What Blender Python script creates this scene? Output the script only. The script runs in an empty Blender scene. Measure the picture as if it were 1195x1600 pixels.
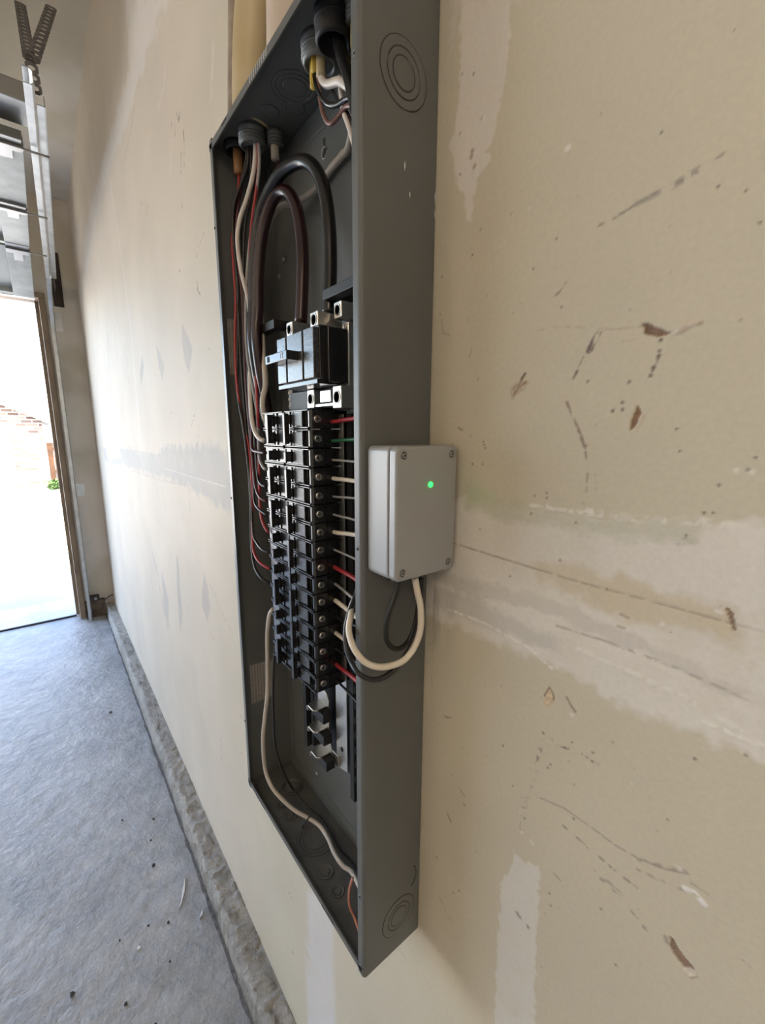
import bpy, bmesh, math, random
import numpy as np
from mathutils import Vector, Matrix
random.seed(7)
S = bpy.context.scene
C = bpy.context.collection
PI = math.pi

# ---------------------------------------------------------------- camera
cam = bpy.data.cameras.new('camera'); co = bpy.data.objects.new('camera', cam); C.objects.link(co)
R_, U_, F_ = (0.620431, 0.784251, 0.004121), (-0.145188, 0.109693, 0.983305), (-0.770705, 0.610671, -0.181921)
co.matrix_world = Matrix(((R_[0], U_[0], -F_[0], 0.69685), (R_[1], U_[1], -F_[1], -0.32226), (R_[2], U_[2], -F_[2], 1.47711), (0, 0, 0, 1)))
cam.sensor_fit = 'VERTICAL'; cam.sensor_height = 24.0; cam.sensor_width = 24.0; cam.lens = 9.94198; cam.clip_start = 0.01; cam.clip_end = 300
S.camera = co

# ---------------------------------------------------------------- sky, sun, exposure
w = bpy.data.worlds.new('world'); S.world = w; w.use_nodes = True
nt = w.node_tree; nt.nodes.clear()
sky = nt.nodes.new('ShaderNodeTexSky'); sky.sky_type = 'NISHITA'; sky.sun_disc = False
sky.sun_elevation = math.radians(62); sky.sun_rotation = math.radians(90); sky.altitude = 200; sky.air_density = 1.0; sky.dust_density = 2.5; sky.ozone_density = 1.0
bgd = nt.nodes.new('ShaderNodeBackground'); bgd.inputs[1].default_value = 0.42
ow = nt.nodes.new('ShaderNodeOutputWorld')
nt.links.new(sky.outputs[0], bgd.inputs[0]); nt.links.new(bgd.outputs[0], ow.inputs[0])
sun = bpy.data.lights.new('sun', 'SUN'); sun.energy = 10.0; sun.angle = math.radians(0.6); sun.color = (1.0, 0.95, 0.87)
so = bpy.data.objects.new('sun', sun); C.objects.link(so)
sd = Vector((0.40, -0.25, 0.86)).normalized()          # from behind the garage, high
so.rotation_euler = sd.to_track_quat('Z', 'Y').to_euler(); so.location = (2, -3, 12)
# sampling portal in the garage opening (guides light sampling, gives off nothing itself)
pl = bpy.data.lights.new('opening_portal', 'AREA'); pl.shape = 'RECTANGLE'; pl.size = 5.0; pl.size_y = 2.35; pl.cycles.is_portal = True
po = bpy.data.objects.new('opening_portal', pl); C.objects.link(po); po.location = (-3.42, -2.72, 1.19)
po.rotation_euler = Vector((-1, 0, 0)).to_track_quat('Z', 'Y').to_euler()
S.view_settings.view_transform = 'Standard'; S.view_settings.look = 'None'; S.view_settings.gamma = 1; S.view_settings.use_curve_mapping = False
S.view_settings.exposure = 2.05
S.cycles.max_bounces = 10; S.cycles.diffuse_bounces = 7; S.cycles.glossy_bounces = 4; S.cycles.use_denoising = True
S.cycles.sample_clamp_indirect = 8.0; S.cycles.caustics_reflective = False; S.cycles.caustics_refractive = False

# ---------------------------------------------------------------- materials
def mat(name, col, rough=.5, metal=0., spec=.5, emit=None, es=0., var=0., vscale=20., bump=0., bscale=200., col2=None, coat=0., detail=4., bdist=.001):
    m = bpy.data.materials.new(name); m.use_nodes = True; n = m.node_tree; b = n.nodes['Principled BSDF']
    b.inputs['Base Color'].default_value = (*col, 1); b.inputs['Roughness'].default_value = rough; b.inputs['Metallic'].default_value = metal
    b.inputs['Specular IOR Level'].default_value = spec; b.inputs['Coat Weight'].default_value = coat
    tc = n.nodes.new('ShaderNodeTexCoord')
    if emit: b.inputs['Emission Color'].default_value = (*emit, 1); b.inputs['Emission Strength'].default_value = es
    if var or col2:
        t = n.nodes.new('ShaderNodeTexNoise'); t.inputs['Scale'].default_value = vscale; t.inputs['Detail'].default_value = detail
        r = n.nodes.new('ShaderNodeValToRGB'); r.color_ramp.elements[0].position = .35; r.color_ramp.elements[1].position = .68
        a = col2 if col2 else tuple(c*(1-var) for c in col)
        r.color_ramp.elements[0].color = (*a, 1); r.color_ramp.elements[1].color = (*[min(1, c*(1+var)) for c in col], 1)
        n.links.new(tc.outputs['Object'], t.inputs['Vector']); n.links.new(t.outputs[0], r.inputs[0]); n.links.new(r.outputs[0], b.inputs['Base Color'])
    if bump:
        t = n.nodes.new('ShaderNodeTexNoise'); t.inputs['Scale'].default_value = bscale; t.inputs['Detail'].default_value = 5
        bp = n.nodes.new('ShaderNodeBump'); bp.inputs['Strength'].default_value = bump; bp.inputs['Distance'].default_value = bdist
        n.links.new(tc.outputs['Object'], t.inputs['Vector']); n.links.new(t.outputs[0], bp.inputs['Height']); n.links.new(bp.outputs[0], b.inputs['Normal'])
    return m
M = {}
M['panel'] = mat('panel_grey_paint', (.118, .124, .122), .38, 0, .5, var=.05, vscale=6, bump=.08, bscale=900, bdist=.0004)
M['panel_dust'] = mat('panel_grey_paint_dusty', (.125, .125, .115), .55, 0, .4, col2=(.085, .088, .084), vscale=25, bump=.1, bscale=500, bdist=.0005)
M['groove'] = mat('recess_shade', (.012, .012, .012), .8)  # near-black colour carries the shade inside holes, slots and sockets
M['groove_soft'] = mat('groove_shade', (.03, .03, .03), .7)
M['plastic'] = mat('black_breaker_plastic', (.009, .009, .010), .27, 0, .85, bump=.12, bscale=700, bdist=.0003)
M['print'] = mat('black_plastic_with_moulded_print', (.085, .085, .09), .30, 0, 1.0, col2=(.012, .012, .013), vscale=330, bump=.35, bscale=420, bdist=.0005)
M['matte_black'] = mat('matte_black_plastic', (.012, .012, .013), .5, 0, .4)
M['alu'] = mat('bright_aluminium', (.74, .72, .68), .3, 1., bump=.15, bscale=300, bdist=.0003)
M['bus'] = mat('tin_plated_bus_metal', (.70, .66, .60), .32, 1., var=.06, vscale=40)
M['steel'] = mat('dull_steel', (.36, .36, .35), .38, 1.)
M['screw'] = mat('dark_zinc_screw', (.55, .53, .49), .35, 1.)
M['galv'] = mat('galvanised_steel', (.62, .64, .65), .34, .9, var=.12, vscale=18, bump=.1, bscale=80)
M['stile'] = mat('galvanised_end_stile', (.36, .38, .375), .5, .3, var=.15, vscale=14)
M['strut'] = mat('dull_galvanised_strap', (.20, .19, .18), .55, .5, var=.1, vscale=25)
M['feeder_black'] = mat('black_feeder_insulation', (.008, .008, .009), .27, 0, .5)
M['feeder_red'] = mat('black_feeder_insulation_reddish', (.022, .007, .009), .26, 0, .5)
M['blackgloss'] = mat('glossy_black_insulation', (.013, .012, .013), .2, 0, .6)
M['black'] = mat('black_wire_insulation', (.014, .012, .012), .35, 0, .5)
M['blackcable'] = mat('black_cable_jacket', (.013, .013, .013), .38, 0, .5)
M['white'] = mat('white_wire_insulation', (.66, .62, .58), .35, 0, .5)
M['offwhite'] = mat('dusty_white_insulation', (.50, .46, .41), .42, 0, .5, var=.08, vscale=30)
M['cream'] = mat('cream_wire_insulation', (.72, .66, .56), .38, 0, .5)
M['grey'] = mat('grey_wire_insulation', (.33, .33, .33), .4)
M['red'] = mat('red_wire_insulation', (.34, .028, .035), .36)
M['shaded_red'] = mat('shaded_red_wire_insulation', (.075, .014, .018), .4)  # red insulation darkened to carry the shade of the left gutter
M['brown'] = mat('brown_wire_insulation', (.17, .085, .07), .36)
M['green'] = mat('green_wire_insulation', (.02, .13, .055), .4)
M['copper'] = mat('copper_toned_insulation', (.55, .24, .17), .35, .2)
M['yellow'] = mat('yellow_cable_jacket', (.62, .44, .075), .42)
M['tan'] = mat('tan_cable_jacket', (.50, .43, .28), .45)
M['orange'] = mat('orange_brown_jacket', (.30, .15, .06), .5)
M['fitting'] = mat('grey_conduit_fitting', (.17, .18, .18), .42, .3)
M['conduit_cream'] = mat('cream_conduit_plastic', (.56, .47, .29), .38, 0, .5, col2=(.47, .37, .20), vscale=9, detail=2)
M['conduit_brown'] = mat('dirty_taupe_conduit', (.36, .31, .25), .5, 0, .4, col2=(.24, .19, .15), vscale=40)
M['conduit_white'] = mat('pinkish_white_conduit', (.60, .52, .44), .4, 0, .5)
M['box'] = mat('light_grey_cast_box', (.34, .35, .355), .36, .15, .5, bump=.25, bscale=1500, bdist=.0004)
M['led'] = mat('green_indicator', (.02, .4, .05), .3, emit=(.015, 1.0, .07), es=1.3)
M['globe_glow'] = mat('lit_opal_glass', (.8, .75, .65), .4, emit=(1.0, .79, .60), es=4.9)
M['white_print'] = mat('white_print', (.7, .7, .7), .6)
M['door'] = mat('pale_garage_door_paint', (.42, .45, .43), .4, 0, .5, var=.04, vscale=5)
M['wood'] = mat('unpainted_jamb_wood', (.33, .25, .17), .7, col2=(.24, .18, .125), vscale=6, bump=.2, bscale=60)
M['brick_brown'] = mat('rough_brown_masonry', (.22, .17, .12), .9, col2=(.12, .09, .065), vscale=30, bump=.6, bscale=40, bdist=.01)
M['white_plastic'] = mat('white_scrap', (.8, .8, .8), .5)
M['dark_debris'] = mat('dark_debris', (.03, .028, .026), .8)
M['paper'] = mat('label_paper', (.40, .37, .31), .6)
M['ext_concrete'] = mat('driveway_concrete', (.35, .34, .32), .85, var=.06, vscale=3)
M['ext_paint'] = mat('neighbour_white_paint', (.82, .82, .80), .7)
M['stucco'] = mat('neighbour_pale_stucco', (.72, .70, .66), .85)
M['roof'] = mat('neighbour_roof', (.30, .28, .26), .9, var=.1, vscale=8)
M['fence'] = mat('cedar_fence', (.20, .095, .04), .8, col2=(.12, .055, .025), vscale=5)
M['leaf'] = mat('shrub_leaves', (.055, .10, .02), .7)
M['grass'] = mat('lawn', (.16, .24, .07), .9, var=.3, vscale=6)
M['dark_metal'] = mat('dark_bracket_metal', (.045, .035, .03), .5, .5)
M['tie'] = mat('dark_tie', (.03, .022, .018), .5)

# brick veneer pattern with mortar, far away: material only
m = bpy.data.materials.new('mixed_brick'); m.use_nodes = True; n = m.node_tree; b = n.nodes['Principled BSDF']; b.inputs['Roughness'].default_value = .9
tc = n.nodes.new('ShaderNodeTexCoord'); mp = n.nodes.new('ShaderNodeMapping'); mp.inputs['Rotation'].default_value = (PI/2, 0, PI/2)
bt = n.nodes.new('ShaderNodeTexBrick'); bt.inputs['Scale'].default_value = 1; bt.inputs['Brick Width'].default_value = .24; bt.inputs['Row Height'].default_value = .09; bt.inputs['Mortar Size'].default_value = .012
bt.inputs['Color1'].default_value = (.30, .22, .17, 1); bt.inputs['Color2'].default_value = (.09, .05, .035, 1); bt.inputs['Mortar'].default_value = (.5, .47, .44, 1)
sx = n.nodes.new('ShaderNodeSeparateXYZ'); cx = n.nodes.new('ShaderNodeCombineXYZ')
n.links.new(tc.outputs['Object'], sx.inputs[0]); n.links.new(sx.outputs[1], cx.inputs[0]); n.links.new(sx.outputs[2], cx.inputs[1]); n.links.new(cx.outputs[0], bt.inputs['Vector']); n.links.new(bt.outputs[0], b.inputs['Base Color'])
M['brick'] = m

def drywall(name, attr=False, c1=(.60, .56, .47), c2=(.70, .66, .60)):
    m = bpy.data.materials.new(name); m.use_nodes = True; n = m.node_tree; b = n.nodes['Principled BSDF']; L = n.links.new
    b.inputs['Roughness'].default_value = .62; b.inputs['Specular IOR Level'].default_value = .35
    tc = n.nodes.new('ShaderNodeTexCoord')
    big = n.nodes.new('ShaderNodeTexNoise'); big.inputs['Scale'].default_value = 3.2; big.inputs['Detail'].default_value = 6; L(tc.outputs['Object'], big.inputs['Vector'])
    fine = n.nodes.new('ShaderNodeTexNoise'); fine.inputs['Scale'].default_value = 260; fine.inputs['Detail'].default_value = 3; L(tc.outputs['Object'], fine.inputs['Vector'])
    if attr:
        a = n.nodes.new('ShaderNodeAttribute'); a.attribute_name = 'Col'; base = a.outputs['Color']
    else:
        r = n.nodes.new('ShaderNodeValToRGB'); r.color_ramp.elements[0].position = .47; r.color_ramp.elements[1].position = .56
        r.color_ramp.elements[0].color = (*c1, 1); r.color_ramp.elements[1].color = (*c2, 1)
        big2 = n.nodes.new('ShaderNodeTexNoise'); big2.inputs['Scale'].default_value = 1.6; big2.inputs['Detail'].default_value = 3; L(tc.outputs['Object'], big2.inputs['Vector']); L(big2.outputs[0], r.inputs[0]); base = r.outputs[0]
    mr = n.nodes.new('ShaderNodeMapRange'); mr.inputs['From Min'].default_value = .3; mr.inputs['From Max'].default_value = .7; mr.inputs['To Min'].default_value = .93; mr.inputs['To Max'].default_value = 1.05; L(big.outputs[0], mr.inputs[0])
    mr2 = n.nodes.new('ShaderNodeMapRange'); mr2.inputs['From Min'].default_value = .3; mr2.inputs['From Max'].default_value = .7; mr2.inputs['To Min'].default_value = .965; mr2.inputs['To Max'].default_value = 1.03; L(fine.outputs[0], mr2.inputs[0])
    mu = n.nodes.new('ShaderNodeMath'); mu.operation = 'MULTIPLY'; L(mr.outputs[0], mu.inputs[0]); L(mr2.outputs[0], mu.inputs[1])
    vm = n.nodes.new('ShaderNodeVectorMath'); vm.operation = 'SCALE'; L(base, vm.inputs[0]); L(mu.outputs[0], vm.inputs['Scale']); L(vm.outputs[0], b.inputs['Base Color'])
    bp = n.nodes.new('ShaderNodeBump'); bp.inputs['Strength'].default_value = .35; bp.inputs['Distance'].default_value = .0005; L(fine.outputs[0], bp.inputs['Height']); L(bp.outputs[0], b.inputs['Normal'])
    return m
M['wallpaint'] = drywall('drywall_with_joint_compound', True)
M['ceiling_board'] = drywall('ceiling_drywall', False, (.70, .65, .55), (.78, .74, .68))
M['drywall'] = drywall('taped_drywall')

def concrete(name, c1, c2, rough=.5, spec=.5, bscale=5, b1=.5, bd=.006):
    m = bpy.data.materials.new(name); m.use_nodes = True; n = m.node_tree; b = n.nodes['Principled BSDF']; L = n.links.new
    b.inputs['Specular IOR Level'].default_value = spec
    tc = n.nodes.new('ShaderNodeTexCoord')
    def noise(s, d=6, ro=.6):
        t = n.nodes.new('ShaderNodeTexNoise'); t.inputs['Scale'].default_value = s; t.inputs['Detail'].default_value = d; t.inputs['Roughness'].default_value = ro; L(tc.outputs['Object'], t.inputs['Vector']); return t.outputs[0]
    def rng(i, a, bb, c, d):
        r = n.nodes.new('ShaderNodeMapRange'); r.inputs['From Min'].default_value = a; r.inputs['From Max'].default_value = bb; r.inputs['To Min'].default_value = c; r.inputs['To Max'].default_value = d; L(i, r.inputs[0]); return r.outputs[0]
    big, med, fine = noise(3.4, 8, .65), noise(16, 8, .7), noise(120, 4)
    mx = n.nodes.new('ShaderNodeMix'); mx.data_type = 'RGBA'; L(rng(big, .35, .65, 0, 1), mx.inputs['Factor']); mx.inputs['A'].default_value = (*c1, 1); mx.inputs['B'].default_value = (*c2, 1)
    mu = n.nodes.new('ShaderNodeMath'); mu.operation = 'MULTIPLY'; L(rng(med, .3, .7, .72, 1.2), mu.inputs[0]); L(rng(fine, .3, .7, .9, 1.08), mu.inputs[1])
    vo = n.nodes.new('ShaderNodeTexVoronoi'); vo.inputs['Scale'].default_value = 26; L(tc.outputs['Object'], vo.inputs['Vector'])
    pit = rng(vo.outputs['Distance'], .035, .075, .45, 1.0)
    mu2 = n.nodes.new('ShaderNodeMath'); mu2.operation = 'MULTIPLY'; L(mu.outputs[0], mu2.inputs[0])
    # only some cells carry a pit
    sp = n.nodes.new('ShaderNodeSeparateColor'); L(vo.outputs['Color'], sp.inputs[0]); gate = rng(sp.outputs[0], .86, .87, 1, 0)
    mxv = n.nodes.new('ShaderNodeMath'); mxv.operation = 'MAXIMUM'; L(pit, mxv.inputs[0]); L(gate, mxv.inputs[1]); L(mxv.outputs[0], mu2.inputs[1])
    vm = n.nodes.new('ShaderNodeVectorMath'); vm.operation = 'SCALE'; L(mx.outputs['Result'], vm.inputs[0]); L(mu2.outputs[0], vm.inputs['Scale']); L(vm.outputs[0], b.inputs['Base Color'])
    L(rng(med, .3, .7, rough-.12, rough+.15), b.inputs['Roughness'])
    bu = n.nodes.new('ShaderNodeBump'); bu.inputs['Strength'].default_value = b1; bu.inputs['Distance'].default_value = bd; L(noise(bscale, 9, .62), bu.inputs['Height'])
    bu2 = n.nodes.new('ShaderNodeBump'); bu2.inputs['Strength'].default_value = .4; bu2.inputs['Distance'].default_value = .001; L(fine, bu2.inputs['Height']); L(bu.outputs[0], bu2.inputs['Normal']); L(bu2.outputs[0], b.inputs['Normal'])
    return m
M['floor'] = concrete('garage_slab_concrete', (.31, .31, .305), (.45, .45, .44), .40, .55, 13, .75, .016)
M['joint_dirt'] = mat('grimy_joint', (.10, .095, .09), .95, col2=(.22, .21, .2), vscale=60)
M['curb'] = concrete('stem_wall_concrete', (.33, .315, .285), (.47, .45, .41), .75, .3, 45, 1.0, .012)

# label sheet: tiny illegible rows of print
def label_mat(name, rows_axis, freq):
    m = bpy.data.materials.new(name); m.use_nodes = True; n = m.node_tree; b = n.nodes['Principled BSDF']; L = n.links.new
    b.inputs['Roughness'].default_value = .6
    tc = n.nodes.new('ShaderNodeTexCoord'); wv = n.nodes.new('ShaderNodeTexWave'); wv.bands_direction = rows_axis; wv.inputs['Scale'].default_value = freq; wv.inputs['Distortion'].default_value = 0
    no = n.nodes.new('ShaderNodeTexNoise'); no.inputs['Scale'].default_value = 260; no.inputs['Detail'].default_value = 2
    L(tc.outputs['Object'], wv.inputs['Vector']); L(tc.outputs['Object'], no.inputs['Vector'])
    a = n.nodes.new('ShaderNodeMath'); a.operation = 'MULTIPLY'; L(wv.outputs['Fac'], a.inputs[0]); L(no.outputs[0], a.inputs[1])
    r = n.nodes.new('ShaderNodeValToRGB'); r.color_ramp.elements[0].position = .22; r.color_ramp.elements[1].position = .5; r.color_ramp.elements[0].color = (.30, .285, .26, 1); r.color_ramp.elements[1].color = (.19, .18, .165, 1)
    L(a.outputs[0], r.inputs[0]); L(r.outputs[0], b.inputs['Base Color']); return m
M['label_print'] = label_mat('printed_label', 'Y', 60)

# ---------------------------------------------------------------- mesh helpers
class MB:
    def __init__(s): s.v = []; s.f = []; s.sm = []
    def add(s, vs, fs, smooth=False):
        o = len(s.v); s.v += [tuple(v) for v in vs]; s.f += [tuple(i+o for i in f) for f in fs]; s.sm += [smooth]*len(fs); return s
    def box(s, a, b, ch=0.):
        (x0, y0, z0), (x1, y1, z1) = a, b
        x0, x1 = sorted((x0, x1)); y0, y1 = sorted((y0, y1)); z0, z1 = sorted((z0, z1))
        return s.add([(x0, y0, z0), (x1, y0, z0), (x1, y1, z0), (x0, y1, z0), (x0, y0, z1), (x1, y0, z1), (x1, y1, z1), (x0, y1, z1)],
                     [(0, 3, 2, 1), (4, 5, 6, 7), (0, 1, 5, 4), (1, 2, 6, 5), (2, 3, 7, 6), (3, 0, 4, 7)])
    def prism(s, prof, ax, a, b, smooth=False):
        # prof: closed 2D outline in the other two axes (in xyz order), extruded along ax
        n = len(prof)
        def P(p, t):
            if ax == 'x': return (t, p[0], p[1])
            if ax == 'y': return (p[0], t, p[1])
            return (p[0], p[1], t)
        vs = [P(p, a) for p in prof] + [P(p, b) for p in prof]
        fs = [(i, (i+1) % n, n+(i+1) % n, n+i) for i in range(n)] + [tuple(range(n-1, -1, -1)), tuple(range(n, 2*n))]
        return s.add(vs, fs, smooth)
    def lathe(s, prof, c, ax, seg=20, smooth=True):
        # prof: (radius, height) along axis vector ax, from point c
        ax = Vector(ax).normalized(); u = ax.orthogonal().normalized(); v = ax.cross(u); c = Vector(c); vs = []; fs = []
        for (r, h) in prof:
            for k in range(seg):
                a = 2*PI*k/seg; vs.append(c+ax*h+(u*math.cos(a)+v*math.sin(a))*r)
        for i in range(len(prof)-1):
            for k in range(seg):
                k2 = (k+1) % seg; fs.append((i*seg+k, i*seg+k2, (i+1)*seg+k2, (i+1)*seg+k))
        if prof[0][0] > 1e-6: fs.append(tuple(range(seg-1, -1, -1)))
        if prof[-1][0] > 1e-6: fs.append(tuple((len(prof)-1)*seg+k for k in range(seg)))
        return s.add(vs, fs, smooth)
    def cyl(s, a, b, r, seg=16, smooth=True):
        a = Vector(a); d = Vector(b)-a; return s.lathe([(r, 0), (r, d.length)], a, d, seg, smooth)
    def tube(s, pts, r, seg=8, sub=5, caps=True):
        P = [Vector(p) for p in pts]; Q = []
        E = [P[0]*2-P[1]] + P + [P[-1]*2-P[-2]]
        for i in range(1, len(E)-2):
            for k in range(sub):
                t = k/sub; p0, p1, p2, p3 = E[i-1:i+3]
                Q.append(.5*((2*p1)+(-p0+p2)*t+(2*p0-5*p1+4*p2-p3)*t*t+(-p0+3*p1-3*p2+p3)*t**3))
        Q.append(P[-1]); vs = []; fs = []; up = None
        for i, p in enumerate(Q):
            d = (Q[min(i+1, len(Q)-1)]-Q[max(i-1, 0)]).normalized()
            up = d.orthogonal().normalized() if up is None else (up-d*up.dot(d)).normalized()
            sd_ = d.cross(up)
            for k in range(seg):
                a = 2*PI*k/seg; vs.append(p+(up*math.cos(a)+sd_*math.sin(a))*r)
        for i in range(len(Q)-1):
            for k in range(seg):
                k2 = (k+1) % seg; fs.append((i*seg+k, i*seg+k2, (i+1)*seg+k2, (i+1)*seg+k))
        if caps: fs.append(tuple(range(seg-1, -1, -1))); fs.append(tuple((len(Q)-1)*seg+k for k in range(seg)))
        return s.add(vs, fs, True)
    def build(s, name, m, parent=None, bevel=0., seg=2, kind=None):
        me = bpy.data.meshes.new(name); me.from_pydata(s.v, [], s.f); me.polygons.foreach_set('use_smooth', s.sm); me.materials.append(M[m] if isinstance(m, str) else m)
        bm = bmesh.new(); bm.from_mesh(me); bmesh.ops.recalc_face_normals(bm, faces=bm.faces); bm.to_mesh(me); bm.free()
        me.update()
        o = bpy.data.objects.new(name, me); C.objects.link(o)
        if parent is not None:
            o.parent = parent
            o.matrix_parent_inverse = Matrix.Translation(-Vector(parent.location)) if parent.type == 'EMPTY' and parent.rotation_euler.z == 0 else Matrix.Identity(4)
        if bevel:
            bv = o.modifiers.new('bevel', 'BEVEL'); bv.width = bevel; bv.segments = seg; bv.limit_method = 'ANGLE'; bv.angle_limit = math.radians(40)
        if kind: o['kind'] = kind
        return o
def tag(o, label, cat, group=None):
    o['label'] = label; o['category'] = cat
    if group: o['group'] = group
    return o
def thing(name, label, cat, loc, group=None):
    o = bpy.data.objects.new(name, None); C.objects.link(o); o.location = loc; o.empty_display_size = .02; return tag(o, label, cat, group)

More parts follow.
